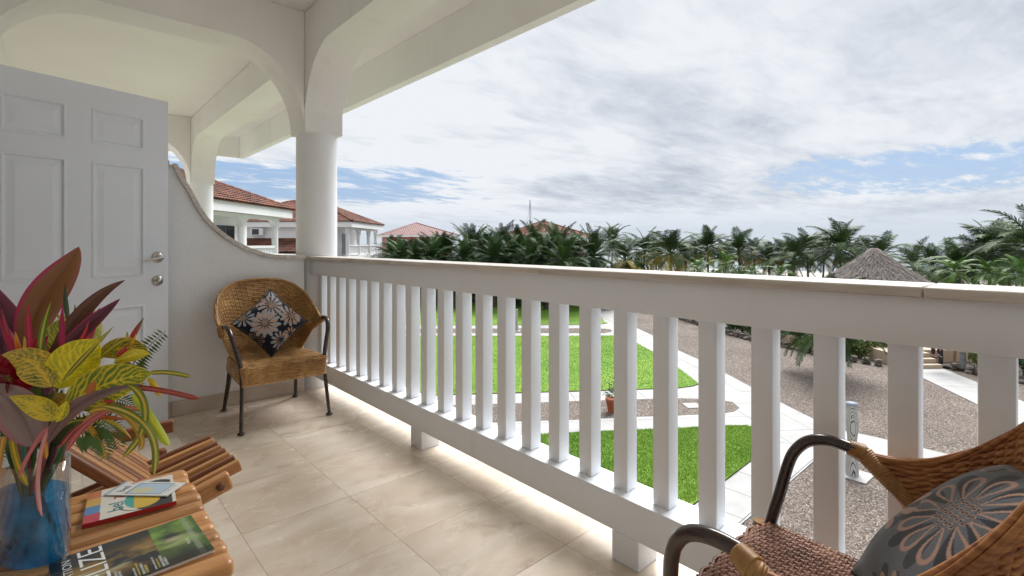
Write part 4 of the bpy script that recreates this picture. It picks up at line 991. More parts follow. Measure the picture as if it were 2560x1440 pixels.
# ---- pink metal-roofed house
def metal_hip(name, label, u0, u1, uc, vt, ve, D, m, wallm):
    c = at_depth(uc, vt, D); hw = (u1 - u0) / 2 / FPX * D; ze = EYE + (HY - ve) / FPX * D
    t = thing(name, label, 'house', (c.x, c.y, GZ)); a, b = RT, FW; h = c.z - ze
    F = frame(Vector((c.x, c.y, 0)), (RT * .94 + FW * .34).normalized(), (FW * .94 - RT * .34).normalized())
    q = [F @ Vector((sx * hw, sy * hw, ze)) for sx, sy in ((-1, -1), (1, -1), (1, 1), (-1, 1))]; ap = F @ Vector((0, 0, c.z))
    rf = None
    mb = MB(); mb.add(q + [ap], [(0, 1, 4), (1, 2, 4), (2, 3, 4), (3, 0, 4), (3, 2, 1, 0)]); rf = mb.build('roof', m, t)
    mb = MB()
    for i in range(4):                                   # standing ribs of the sheet
        A, B = q[i], q[(i + 1) % 4]; n = 34
        for k in range(1, n):
            f = k / n; e = A.lerp(B, f); g = 1 - abs(2 * f - 1); top = e + (ap - (A + B) / 2) * g
            mb.tube([e + ZV * .01, top + ZV * .01], .045, 4, cap=False)
        mb.tube([A, ap], .10, 5)
    mb.build('roof_ribs', m, rf)
    MB().box(-hw, hw, -hw, hw, ze - .28, ze - .005, F).build('fascia', M['ac'], t)
    MB().box(-hw * .85, hw * .85, -hw * .85, hw * .85, GZ, ze - .281, F).build('wall', wallm, t)
    for k in (-.5, 0, .5):
        w = MB().box(k * hw - .6, k * hw + .6, -hw * .85 - .05, -hw * .85 - .001, ze - 2.0, ze - .6, F).build('window', M['ac'], t); MB().box(k * hw - .52, k * hw + .52, -hw * .85 - .07, -hw * .85 - .051, ze - 1.92, ze - .68, F).build('pane', M['glassdark'], w)
    return t
metal_hip('pink_roofed_house', 'house with a pink metal hip roof and salmon walls beyond the palms', 950, 1128, 1040, 557, 589, 78, M['pinkroof'], M['redwall'])
metal_hip('clay_roofed_house', 'clay-roofed house mostly hidden by the dense palms below the tall mast', 1262, 1452, 1358, 552, 592, 66, M['rooftile'], M['redwall'])
# ---- moored sailing boats: only their masts clear the palms
def sailboat(u, v, D, label):
    c = at_depth(u, v, D); zs = GZ - .75
    t = thing('sailing_boat', label, 'boat', (c.x, c.y, zs), 0.5, 'sailing boats beyond the palms')
    H_ = c.z - zs; L_ = max(7, H_ * .8)
    prof = []; mb = MB(); vs = []
    for i in range(9):
        f = i / 8; w = 1.5 * math.sin(math.pi * min(1, .12 + f * .88)) ** .7 if i < 8 else 0.03
        for q in ((-w, 1.0 + .2 * f), (-w * .8, .3), (0, -.4), (w * .8, .3), (w, 1.0 + .2 * f)): vs.append((L_ * (f - .5), q[0], q[1]))
    mb.add(vs, [(i * 5 + k, i * 5 + k + 1, i * 5 + 6 + k, i * 5 + 5 + k) for i in range(8) for k in range(4)] + [(i * 5 + 4, i * 5, i * 5 + 5, i * 5 + 9) for i in range(8)]); mb.build('hull', M['ac'], None).parent = t
    MB().box(-L_ * .2, L_ * .15, -.8, .8, 1.0, 1.6).build('cabin', M['ac'], None, bevel=.1).parent = t
    ms = MB().tube([(0, 0, 1.0), (0, 0, H_)], [.14, .10], 8).build('mast', M['mast'], None); ms.parent = t
    MB().tube([(0, 0, 2.4), (-L_ * .38, 0, 2.4)], .07, 6).build('boom', M['mast'], None).parent = t
    for e in (-.48, .48): MB().tube([(0, 0, H_ - .1), (L_ * e, 0, 1.2)], .025, 4).build('stay', M['mast'], None).parent = t
    MB().tube([(0, -1.0, H_ * .72), (0, 1.0, H_ * .72)], .03, 5).build('spreader', M['mast'], ms)
sailboat(1325, 500, 118, 'sailing boat whose tall grey mast rises above the dense palms')
sailboat(1282, 549, 128, 'sailing boat whose short thin mast just clears the dense palms')
# jetty rail by the beach
jp = at_depth(2322, 703, 66)
t = thing('jetty', 'low dark timber jetty with posts on the shore behind the thatched roof', 'jetty', (jp.x, jp.y, GZ - .4)); a = math.atan2(-0.5, 0.86)
for k in range(6): child('jetty_post', MB().box(-.09, .09, -.09, .09, -.6, 1.0).mesh('jetty_post'), M['pole'], t, (k * 1.1 * math.cos(a) - 2, k * 1.1 * math.sin(a), .0))
child('deck', MB().box(-2.6, 4.6, -.06, .06, .62, .78).mesh('deck'), M['pole'], t, (0, 0, 0), (0, 0, a))
jd = at_depth(2400, 655, 150)
t = MB().box(-30, 22, -1.6, 1.6, -.6, .55).build('breakwater', M['stone']); t.location = (jd.x, jd.y, GZ - .75); t.rotation_euler = (0, 0, -AZ); tag(t, 'long low stone breakwater on the sea behind the palms', 'breakwater')
# ================================================================ wicker armchairs
def wicker_mat(name, c1, c2, c3):
    m, nt, P, N, L = newmat(name); P.inputs['Roughness'].default_value = 0.42; P.inputs['Specular IOR Level'].default_value = 0.45
    tc = N('ShaderNodeTexCoord'); n = N('ShaderNodeTexNoise'); n.inputs['Scale'].default_value = 9; n.inputs['Detail'].default_value = 5; L(tc.outputs['Object'], n.inputs['Vector'])
    mp = N('ShaderNodeMapping'); mp.inputs['Scale'].default_value = (30, 30, 160); L(tc.outputs['Object'], mp.inputs[0])
    n2 = N('ShaderNodeTexNoise'); n2.inputs['Scale'].default_value = 1.0; n2.inputs['Detail'].default_value = 2; L(mp.outputs[0], n2.inputs['Vector'])
    ad = N('ShaderNodeMath'); ad.operation = 'ADD'; L(n.outputs['Fac'], ad.inputs[0]); L(n2.outputs['Fac'], ad.inputs[1])
    cr = N('ShaderNodeValToRGB'); mr = N('ShaderNodeMapRange'); L(ad.outputs[0], mr.inputs['Value']); mr.inputs['From Min'].default_value = .6; mr.inputs['From Max'].default_value = 1.4
    L(mr.outputs[0], cr.inputs[0]); e = cr.color_ramp.elements; e[0].position = .1; e[0].color = (*c1, 1); e[1].position = .9; e[1].color = (*c3, 1); k = e.new(.5); k.color = (*c2, 1)
    L(cr.outputs[0], P.inputs['Base Color']); return m
W_GOLD = wicker_mat('golden_wicker', (0.20, 0.095, 0.026), (0.44, 0.235, 0.080), (0.66, 0.42, 0.18))
W_RED = wicker_mat('reddish_wicker', (0.18, 0.056, 0.015), (0.37, 0.145, 0.044), (0.56, 0.275, 0.095))
W_SEAT = wicker_mat('brown_wicker', (0.16, 0.072, 0.044), (0.31, 0.150, 0.098), (0.47, 0.270, 0.190))
M['wrap'] = mat('cane_wrapping', (0.40, 0.215, 0.075), 0.4, (0.28, 0.13, 0.04), 30, 4, 0.1, 60)
def weave(surf, nu, nv, rad, amp, stakes, seg=5, srad=None, flat=1.0, sub=3):
    """weavers run along u (rows), stakes along v; surf(u,v)->(point, normal)"""
    mb = MB()
    ns = stakes
    for r in range(nv):
        v = (r + .5) / nv; pts = []
        nn = ns * sub
        for i in range(nn + 1):
            u = i / nn; p, n_ = surf(u, v)
            ph = math.cos(math.pi * (u * ns - .5)) * (1 if r % 2 else -1)
            pts.append(p + n_ * (amp * ph))
        rr = rad * random.uniform(.85, 1.12)
        mb.tube(pts, rr, seg, cap=False, flat=flat)
    for k in range(ns):
        u = (k + .5) / ns
        mb.tube([surf(u, j / 14)[0] for j in range(15)], srad or rad * 1.1, 5, cap=False)
    return mb
def wicker_chair(label, loc, rz, sc, m_back, m_seat, rows, stk, rp):
    t = thing('wicker_armchair', label, 'armchair', loc, rz, 'wicker armchairs', sc)
    def part(mb, name, m, par=t, st=False):
        o = obj(name, mb.mesh(name), m); o.parent = par
        if st: stuff(o)
        return o
    PHB, PHT = R(62), R(95)
    def shell(u, v):
        ph = (u * 2 - 1) * (PHB + (PHT - PHB) * (v ** 0.75))
        a = 0.232 + (0.322 - 0.232) * v ** .8; b = 0.175 + (0.300 - 0.175) * v; cy = -0.055 + 0.030 * v
        e = .92 - .22 * v; sp = lambda q: math.copysign(abs(q) ** e, q)
        yy = cy - b * sp(math.cos(ph))
        ytop = -.025 - .300 * math.copysign(abs(math.cos(ph)) ** .70, math.cos(ph))
        rim = 0.607 + 0.272 * min(1, max(0, -ytop / .325)) ** rp
        z = 0.37 + (rim - 0.37) * v
        p = Vector((a * sp(math.sin(ph)), yy, z))
        n_ = Vector((math.sin(ph) / a, -math.cos(ph) / b, 0)).normalized(); n_ = (n_ + Vector((0, 0, -.25))).normalized()
        return p, n_
    part(weave(shell, 60, rows, 0.0052, 0.0042, stk, 5, 0.0045), 'woven_back', m_back, st=True)
    # backing film of tight inner weave keeps the back opaque like the real thing
    mb = MB(); nu, nv = 40, 14
    vs = [shell(i / nu, j / nv)[0] - shell(i / nu, j / nv)[1] * .001 for i in range(nu + 1) for j in range(nv + 1)]
    mb.add(vs, [(i * (nv + 1) + j, (i + 1) * (nv + 1) + j, (i + 1) * (nv + 1) + j + 1, i * (nv + 1) + j + 1) for i in range(nu) for j in range(nv)], True); part(mb, 'inner_weave', m_back)
    # rim: a braid of strands rolled over the top edge
    mb = MB()
    for s in range(5):
        pts = []
        for i in range(121):
            u = i / 120; p, n_ = shell(u, 1.0); a = s / 5 * 6.283 + i * .11
            taper = min(1, .45 + 6 * min(u, 1 - u))
            pts.append(p + n_ * (math.cos(a) * .0075 * taper) + Vector((0, 0, 1)) * (math.sin(a) * .007 * taper + .002))
        mb.tube(pts, 0.0052, 6, cap=False)
    part(mb, 'rolled_rim', m_back, st=True)
    # front edges of the shell and under-arm bundles
    for sd_ in (0, 1):
        mb = MB()
        for k in range(5):
            off = (k - 2) * .008
            pts = [shell(sd_, 1 - j / 12)[0] + Vector((0, off + .004, 0)) for j in range(13)]
            mb.tube(pts, .0062, 6)
        part(mb, 'edge_bundle', m_back, st=True)
    # seat
    Y0, Y1 = -.20, .245
    def hw(y): return .252 - .03 * (Y1 - y) / (Y1 - Y0)
    def seat(u, v):
        y = Y0 + (Y1 - Y0) * v; x = (u * 2 - 1) * hw(y); z = .392 - .014 * math.cos(x / .25 * 1.5) * math.sin(math.pi * min(1, max(0, v)))
        if v > .93: z -= (v - .93) ** 2 * 2.2
        return Vector((x, y, z)), Vector((0, 0, 1))
    part(weave(seat, 40, 58, 0.0044, 0.0034, 28, 5, 0.0042), 'woven_seat', m_seat, st=True)
    part(MB().box(-.235, .235, Y0, Y1 - .012, .335, .378), 'seat_board', m_seat)
    def apron(u, v):
        if u < .30: f = u / .30; y = Y0 + (Y1 - Y0) * f; x = -hw(y); n_ = Vector((-1, 0, 0))
        elif u > .70: f = (1 - u) / .30; y = Y0 + (Y1 - Y0) * f; x = hw(y); n_ = Vector((1, 0, 0))
        else: f = (u - .30) / .40; x = (f * 2 - 1) * hw(Y1); y = Y1 + .006; n_ = Vector((0, 1, 0))
        return Vector((x, y, .285 + .10 * v)), n_
    part(weave(apron, 60, 13, 0.0050, 0.0038, 42, 5, 0.0042), 'woven_apron', m_seat, st=True)
    mb = MB(); 
    for s in range(4): mb.tube([apron(i / 80, 0)[0] + apron(i / 80, 0)[1] * (.006 * math.cos(i * .9 + s * 1.57)) + Vector((0, 0, .006 * math.sin(i * .9 + s * 1.57) - .004)) for i in range(81)], .005, 5, cap=False)
    part(mb, 'lower_braid', m_seat, st=True)
    mb = MB(); mb.box(-.24, .24, Y0 + .006, Y1 - .004, .292, .335); part(mb, 'seat_frame', m_seat)
    # arms run on into the front legs
    for sd_ in (-1, 1):
        j = shell(0 if sd_ < 0 else 1, 1.0)[0]
        ctrl = [Vector((j.x, j.y + .0, j.z + .002)), Vector((sd_ * .308, .055, .620)), Vector((sd_ * .308, .105, .624)), Vector((sd_ * .304, .147, .611)), Vector((sd_ * .297, .176, .580)), Vector((sd_ * .289, .191, .540)), Vector((sd_ * .272, .204, .47)), Vector((sd_ * .255, .222, .385)), Vector((sd_ * .252, .235, .30)), Vector((sd_ * .256, .247, .2)), Vector((sd_ * .267, .275, .012))]
        # smooth with Catmull-Rom
        pts = []
        for i in range(len(ctrl) - 1):
            p0, p1, p2, p3 = ctrl[max(0, i - 1)], ctrl[i], ctrl[i + 1], ctrl[min(len(ctrl) - 1, i + 2)]
            for q in range(6):
                s = q / 6; pts.append(.5 * ((2 * p1) + (p2 - p0) * s + (2 * p0 - 5 * p1 + 4 * p2 - p3) * s * s + (3 * p1 - p0 - 3 * p2 + p3) * s ** 3))
        pts.append(ctrl[-1]); nn = len(pts)
        arm = part(MB().tube(pts[:45], .0140, 12), 'arm', M['dark_tube'])
        part(MB().tube(pts[44:], [.0140 - .0035 * i / (nn - 44) for i in range(nn - 44)], 12), 'leg', M['dark_tube'])
        part(MB().lathe([(.013, 0), (.021, .004), (.021, .012), (.012, .016)], 12, Matrix.Translation((sd_ * .267, .275, 0))), 'foot_glide', M['dark_tube'])
        # cane wrapping where the tube enters the back
        mb = MB()
        for k in range(15):
            f = k / 14; p = pts[0].lerp(pts[8], .05 + f * .62); tdir = (pts[8] - pts[0]).normalized(); o_ = tdir.orthogonal().normalized(); b_ = tdir.cross(o_); r_ = .0152 + .004 * (1 - f)
            mb.tube([p + (o_ * math.cos(a * .5236) + b_ * math.sin(a * .5236)) * r_ + tdir * (a / 12 * .004) for a in range(12)], .0034, 5, closed=True)
        mb.tube([pts[0] - (pts[8] - pts[0]).normalized() * .012, pts[0], pts[5]], [.012, .0185, .0165], 12)
        part(mb, 'cane_wrap', M['wrap'])
        mb = MB(); e0 = shell(0 if sd_ < 0 else 1, 1.0)[0]; e1 = shell(0 if sd_ < 0 else 1, .62)[0]
        for k in range(26):
            f = k / 25; p = e0.lerp(e1, f * .95) ; tdir = (e1 - e0).normalized(); o_ = tdir.orthogonal().normalized(); b_ = tdir.cross(o_); r_ = .017 - .003 * f
            mb.tube([p + (o_ * math.cos(a * .5236) + b_ * math.sin(a * .5236)) * r_ for a in range(12)], .0048, 5, closed=True)
        part(mb, 'cane_wrap', M['wrap'])
        part(MB().tube([(sd_ * .215, -.185, .33), (sd_ * .222, -.215, .2), (sd_ * .235, -.275, .012)], [.0165, .015, .0115], 12), 'leg', M['dark_tube'])
        part(MB().lathe([(.013, 0), (.021, .004), (.021, .012), (.012, .016)], 12, Matrix.Translation((sd_ * .235, -.275, 0))), 'foot_glide', M['dark_tube'])
        part(MB().tube([(sd_ * .232, .238, .285), (sd_ * .245, .238, .39)], .022, 10), 'corner_wrap', M['wrap'])
    return t
wicker_chair('golden wicker armchair with dark legs in the corner by the curved party wall', (1.086, 3.57, 0), math.pi, 1.0, W_GOLD, W_GOLD, 36, 30, 1.3)
wicker_chair('reddish wicker armchair with black lacquered arms pulled up beside the railing', (1.149, 0.300, 0), 0.0, 1.02, W_RED, W_SEAT, 44, 40, 2.1)

# ================================================================ cushions: woven flowers are flat print in the cloth
def flower(C, X, Y, cx, cy, r, npet, rot, colr, kind='fill', r0=.22, fat=.62, edge=None):
    dx, dy = X - cx, Y - cy; rr = np.hypot(dx, dy) / r; th = np.arctan2(dy, dx) - rot
    k = np.round(th / (2 * np.pi / npet)); off = th - k * 2 * np.pi / npet
    jit = 1 - .10 * np.abs(np.sin(k * 12.9898 + cx * 40))
    q = rr / jit; s = (q - r0) / (1 - r0)
    half = fat * (np.pi / npet) * np.sqrt(np.clip(np.sin(np.pi * np.clip(s, 0, 1) ** 1.25), 0, 1)) * (0.75 + .35 * np.clip(s, 0, 1))
    ins = (s > 0) & (s < 1) & (np.abs(off) < half)
    if kind == 'fill': C[ins] = colr
    else:
        s2 = (s - .12) / .76; h2 = half * .62
        inner = (s2 > 0) & (s2 < 1) & (np.abs(off) < fat * (np.pi / npet) * .62 * np.sqrt(np.clip(np.sin(np.pi * np.clip(s2, 0, 1) ** 1.25), 0, 1)) * (0.75 + .35 * np.clip(s, 0, 1)))
        C[ins & ~inner] = colr
def centre(C, X, Y, cx, cy, r, c1, c2):
    d = np.hypot(X - cx, Y - cy); m = d < r; C[m] = c1
    g = r / 2.6; a = np.mod(X - cx + g * .5 * (np.round((Y - cy) / g) % 2), g) - g / 2; b = np.mod(Y - cy, g) - g / 2
    C[m & (np.hypot(a, b) < g * .33)] = c2
NAVY, GREY, TAN, BEIGE = np.array((.006, .007, .016)), np.array((.34, .36, .40)), np.array((.40, .235, .165)), np.array((.48, .30, .21))
def pat_navy(S, T):
    X, Y = S * 2 - 1, T * 2 - 1; C = np.tile(NAVY, (len(X), 1))
    for (x, y, r, n, a, c, kd) in ((-.30, .10, .62, 12, .2, GREY, 'fill'), (-.28, .12, .50, 12, .46, BEIGE, 'fill'), (.42, .48, .52, 12, 0, GREY, 'fill'), (.44, .46, .48, 11, .3, TAN, 'out'),
                                   (.62, -.36, .50, 11, .5, GREY, 'fill'), (.66, -.40, .42, 11, .2, BEIGE, 'fill'), (-.62, .86, .42, 11, .1, GREY, 'fill'), (-.36, -.80, .40, 11, .3, GREY, 'fill'), (-.30, -.84, .36, 11, 0, TAN, 'out'), (.10, -.92, .3, 10, 0, BEIGE, 'fill'),
                                   (.98, .98, .42, 11, .2, GREY, 'fill'), (-.98, -.1, .36, 10, .2, TAN, 'out'), (.25, 1.0, .3, 10, 0, BEIGE, 'fill')):
        flower(C, X, Y, x, y, r, n, a, c, kd)
    for x, y in ((-.28, .12), (.44, .46), (.66, -.40), (-.62, .86)): centre(C, X, Y, x, y, .12, BEIGE * .9, NAVY)
    return C
SLATE, INK = np.array((.095, .105, .120)), np.array((.012, .013, .020))
def pat_slate(S, T):
    X, Y = S * 2 - 1, T * 2 - 1; C = np.tile(SLATE, (len(X), 1))
    rg = np.random.default_rng(3); C = C * (1 + rg.normal(0, .12, (len(X), 1)))
    flower(C, X, Y, .12, .12, .74, 11, .26, INK, 'fill', fat=.55); flower(C, X, Y, .08, .10, .66, 11, 0, TAN, 'out', r0=.26, fat=.74)
    flower(C, X, Y, -.86, -.3, .50, 9, .6, INK, 'fill'); flower(C, X, Y, -.80, -.22, .46, 9, .2, TAN, 'fill', fat=.5)
    flower(C, X, Y, .9, .95, .5, 9, .6, INK, 'fill'); flower(C, X, Y, .95, .9, .46, 9, .2, TAN, 'out'); flower(C, X, Y, -.8, .95, .5, 9, .1, INK, 'fill'); flower(C, X, Y, -.75, .98, .42, 9, .4, TAN, 'out')
    flower(C, X, Y, .1, -1.0, .4, 9, 0, INK, 'fill'); flower(C, X, Y, .15, -1.0, .36, 9, .3, TAN, 'fill', fat=.5)
    X = X - .08; Y = Y - .10; centre(C, X, Y, 0, 0, .20, SLATE * 1.1, INK)
    d = np.hypot(X, Y); g = .085; a = np.mod(X + g * .5 * (np.round(Y / g) % 2), g) - g / 2; b = np.mod(Y, g) - g / 2
    m = (d < .21); ring = np.hypot(a, b); C[m & (ring < .034)] = TAN * .8; C[m & (ring < .020)] = INK
    return C
CLOTH = colmat('printed_cloth', .9, .2, .25, 700, sheen=.3)
def cushion(label, pat, Mx, half, thick, n):
    t = thing('cushion', label, 'cushion', Mx.to_translation(), 0, 'flowered cushions')
    def pos(sgn):
        def f(S, T):
            X, Y = S * 2 - 1, T * 2 - 1
            e = (1 - np.abs(X) ** 2.6) * (1 - np.abs(Y) ** 2.6); h = thick * np.clip(e, 0, 1) ** .52
            pin = 1 - .075 * (1 - np.abs(Y) ** 2) * np.abs(X) ** 2; pin2 = 1 - .075 * (1 - np.abs(X) ** 2) * np.abs(Y) ** 2
            wr = .004 * np.sin(X * 7 + Y * 3) * np.clip(1 - e, 0, 1) * (e > 0)
            P_ = np.stack([X * half * pin, Y * half * pin2, sgn * (h + wr * (sgn > 0)), np.ones_like(X)], -1)
            return (P_ @ np.array(Mx).T)[:, :3]
        return f
    f = painted('front_panel', n, n, pos(1), pat, CLOTH, t)
    b = painted('back_panel', 40, 40, pos(-1), lambda S, T: np.tile(pat(np.array([.02]), np.array([.5]))[0] * 0 + (.02, .022, .03), (len(S), 1)), CLOTH, t)
    # piping along the seam
    pts = []
    for a, bb in [(i / 20, 0) for i in range(20)] + [(1, i / 20) for i in range(20)] + [(1 - i / 20, 1) for i in range(20)] + [(0, 1 - i / 20) for i in range(20)]:
        pts.append(Vector(pos(1)(np.array([a]), np.array([bb]))[0]))
    o = obj('piping', MB().tube(pts, .0035, 6, closed=True).mesh('piping'), mat('piping_dark', (.015, .016, .025), .9), t)
    return t
def lookmat(c, nrm, upv, roll):
    z = nrm.normalized(); x = upv.cross(z).normalized(); y = z.cross(x); m = Matrix((x, y, z)).transposed().to_4x4(); return Matrix.Translation(c) @ m @ Matrix.Rotation(roll, 4, 'Z')
cushion('navy cushion with pale daisies standing on its corner in the golden wicker armchair', pat_navy, lookmat(Vector((1.085, 3.625, .605)), Vector((-.10, -1, .42)), UP, R(42)), .168, .062, 180)
cushion('slate grey cushion with tan daisy outlines leaning in the reddish wicker armchair', pat_slate, lookmat(Vector((1.185, .090, .590)), Vector((-.24, .62, .75)), UP, R(12)), .195, .090, 220)

# ================================================================ stick table and stick chair (teak)
def stick(a, b, w, h, name, par, m, bev=.008):
    a, b = Vector(a), Vector(b); d = b - a; L_ = d.length; d.normalize(); s = d.cross(UP).normalized(); n_ = s.cross(d)
    mb = MB().box(0, L_, -w / 2, w / 2, -h / 2, h / 2); 
    o = mb.build(name, m, None, bevel=bev, seg=3)
    o.matrix_basis = Matrix.Translation(a) @ Matrix((d, s, n_)).transposed().to_4x4()
    o.parent = par; o.matrix_parent_inverse = PINV(par)
    return o
TZ = 0.450
tb = thing('stick_table', 'low teak table of thick rounded sticks holding the vase and magazines', 'table', (0.0, 1.52, 0))
ends = [(464, 1183), (472, 1197), (484, 1214), (493, 1235), (504, 1260), (517.5, 1281), (530, 1305.5), (545, 1333), (560, 1363.6), (576, 1394)]
for k in range(10):
    e = on_z(*ends[k], TZ - .012); yc = 1.795 - .0615 * k
    stick((-.318, yc, TZ - .019 + .003 * math.sin(k)), (e.x + random.uniform(-.004, .004), yc, TZ - .019 + .003 * math.sin(k)), .0555, .040, 'stick', tb, M['teak'], .017)
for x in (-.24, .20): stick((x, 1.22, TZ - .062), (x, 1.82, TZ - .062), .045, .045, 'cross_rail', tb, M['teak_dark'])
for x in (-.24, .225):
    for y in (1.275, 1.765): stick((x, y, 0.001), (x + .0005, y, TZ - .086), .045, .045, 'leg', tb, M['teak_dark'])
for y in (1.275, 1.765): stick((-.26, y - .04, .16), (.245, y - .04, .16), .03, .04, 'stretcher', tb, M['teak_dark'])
# reclined stick chair facing the railing, its foot end showing past the table
sc_ = thing('stick_chair', 'reclined teak stick chair behind the table with magazines', 'chair', (0.05, 2.15, 0))
for k in range(9):                                       # reclining back sticks
    y = 1.90 + k * .062
    lo = Vector((.300, y, .245)); hi = Vector((-.318, y, .905 - .00 * k))
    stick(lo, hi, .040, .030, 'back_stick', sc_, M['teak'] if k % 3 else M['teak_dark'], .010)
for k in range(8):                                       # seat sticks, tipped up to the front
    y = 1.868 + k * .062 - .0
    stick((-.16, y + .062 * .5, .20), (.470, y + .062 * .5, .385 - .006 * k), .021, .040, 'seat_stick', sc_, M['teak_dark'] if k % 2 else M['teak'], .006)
stick((-.10, 1.835, .215), (.425, 1.835, .372), .034, .060, 'side_stick', sc_, M['teak'], .012)
RX90 = Matrix.Rotation(R(90), 4, 'X')
MB().lathe([(.001, 0), (.012, 0), (.012, .006), (.001, .0065)], 16, Matrix.Translation((.392, 1.817, .362)) @ RX90).build('peg', M['peg'], sc_)
MB().tube([(.40, 1.83, .352), (.40, 2.38, .330)], .006, 8).build('rod', M['teak_dark'], sc_); MB().tube([(.27, 1.86, .27), (.27, 2.44, .27)], .009, 8).build('rod', M['teak_dark'], sc_)
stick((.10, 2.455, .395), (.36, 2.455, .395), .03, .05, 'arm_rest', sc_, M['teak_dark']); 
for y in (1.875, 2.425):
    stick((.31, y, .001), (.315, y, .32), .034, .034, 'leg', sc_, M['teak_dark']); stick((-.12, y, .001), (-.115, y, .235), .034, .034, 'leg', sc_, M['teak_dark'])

# ================================================================ magazines
INKM = {}
def inkm(c):
    if c not in INKM: INKM[c] = mat('print_ink', c, .45)
    return INKM[c]
PRINT = colmat('printed_cover', .28, .5, coat=.3)
PAPER = mat('page_edges', (.70, .69, .66), .8)
def text(par, s, size, c, x, y, z, rot, M0, sx=1.0, fit=None):
    cu = bpy.data.curves.new('lettering', 'FONT'); cu.body = s; cu.size = size; cu.fill_mode = 'FRONT'; cu.resolution_u = 3
    o = bpy.data.objects.new('tmp', cu); col.objects.link(o); bpy.context.view_layer.update()
    me = bpy.data.meshes.new_from_object(o.evaluated_get(bpy.context.evaluated_depsgraph_get())); bpy.data.objects.remove(o)
    if fit: xs_ = [v.co.x for v in me.vertices]; sx = fit / (max(xs_) - min(xs_))
    me.transform(M0 @ Matrix.Translation((x, y, z)) @ Matrix.Rotation(rot, 4, 'Z') @ Matrix.Diagonal((sx, 1, 1, 1)))
    me.materials.clear(); return obj('lettering', me, inkm(c), par)
def book(name, label, px, z0, th, paint, pagem, n=110, spine=None, group='reading matter on the table', curl=0.0, far_left=False):
    """px: three cover corners in the photo (left-near, right-near, right-far); local x along near edge, y away"""
    a, b, c = [on_z(*p, z0 + th) for p in px]
    if far_left: a = a + (b - c)
    ex = (b - a); W = ex.length; ex.normalize(); ey = Vector((-ex.y, ex.x, 0)); Hh = (c - b).dot(ey)
    M0 = Matrix((ex, ey, UP)).transposed().to_4x4(); M0.translation = Vector((a.x, a.y, z0))
    t = thing(name, label, 'book' if name != 'magazine' else 'magazine', M0.to_translation(), 0, group)
    blk = MB().box(.0012, W - .0012, .0012, Hh - .0012, .0008, th - .0008, M0).build('pages', pagem, t)
    MB().box(0, W, 0, Hh, 0, .0007, M0).build('back_cover', spine or pagem, t)
    if spine: MB().box(0, W, -.0006, .0008, .0, th, M0).build('spine', spine, t)
    mm = np.array(M0)
    def pos(S, T):
        P_ = np.stack([S * W, T * Hh, np.full_like(S, th) + curl * (S ** 3), np.ones_like(S)], -1); return (P_ @ mm.T)[:, :3]
    painted('cover', n, n, pos, paint, PRINT, t, smooth=False)
    return t, M0, W, Hh, th
def fbm(S, T, seed, f=3, oct=5):
    rg = np.random.default_rng(seed); out = np.zeros_like(S); amp = 1; tot = 0
    for o in range(oct):
        n = int(f * 2 ** o) + 2; g = rg.random((n + 1, n + 1)); x = S * (n - 1); y = T * (n - 1); i = np.clip(x.astype(int), 0, n - 1); j = np.clip(y.astype(int), 0, n - 1); a = x - i; b = y - j
        a = a * a * (3 - 2 * a); b = b * b * (3 - 2 * b)
        out += amp * (g[i, j] * (1 - a) * (1 - b) + g[i + 1, j] * a * (1 - b) + g[i, j + 1] * (1 - a) * b + g[i + 1, j + 1] * a * b); tot += amp; amp *= .55
    return out / tot
def cover_mag(S, T):
    C = np.zeros((len(S), 3)); n1 = fbm(S, T, 5, 4); n2 = fbm(S * .4, T, 8, 8, 5)
    dark = np.array((.012, .016, .018)); brown = np.array((.30, .17, .03)); cream = np.array((.62, .50, .28)); green = np.array((.05, .20, .03)); lime = np.array((.30, .52, .06)); teal = np.array((.10, .22, .16))
    C[:] = dark
    band = np.exp(-((T - .52 - .18 * (S - .5)) / .20) ** 2)
    w = np.clip((n1 - .40) * 5, 0, 1) * np.clip(band * 1.6, 0, 1); C = C * (1 - w[:, None]) + brown * w[:, None]
    w = np.clip((n2 - .47) * 6, 0, 1) * np.clip(np.exp(-((T - .46 - .12 * (S - .5)) / .11) ** 2) * 1.4, 0, 1); C = C * (1 - w[:, None]) + (cream * .6 + teal * .4) * w[:, None]
    g = (S > .66) & (S < .97); w = np.clip((n1 - .25) * 2.4, 0, 1) * g * np.clip((T - .12) * 3, 0, 1); C = C * (1 - w[:, None]) + (green * .5 + lime * .5) * w[:, None]
    m = (S > .90) & (S < .945); C[m] = C[m] * .5 + np.array((.30, .36, .28)) * .5
    C[S > .965] = C[S > .965] * .4 + green * .5
    C[T < .14] *= .25
    rg = np.random.default_rng(4)
    for x0, ln, yel in ((.36, .30, 0), (.385, .26, 0), (.47, .22, 0), (.495, .30, 1), (.52, .26, 0), (.545, .20, 1), (.60, .30, 0), (.625, .24, 1), (.65, .28, 0), (.675, .20, 0)):
        r_ = (np.abs(S - x0) < .0075) & (T > .05) & (T < .05 + ln * .9)
        r_ &= (np.sin(T * 310 + x0 * 90) > -.45); C[r_] = (.55, .42, .04) if yel else (.55, .56, .55)
    return C
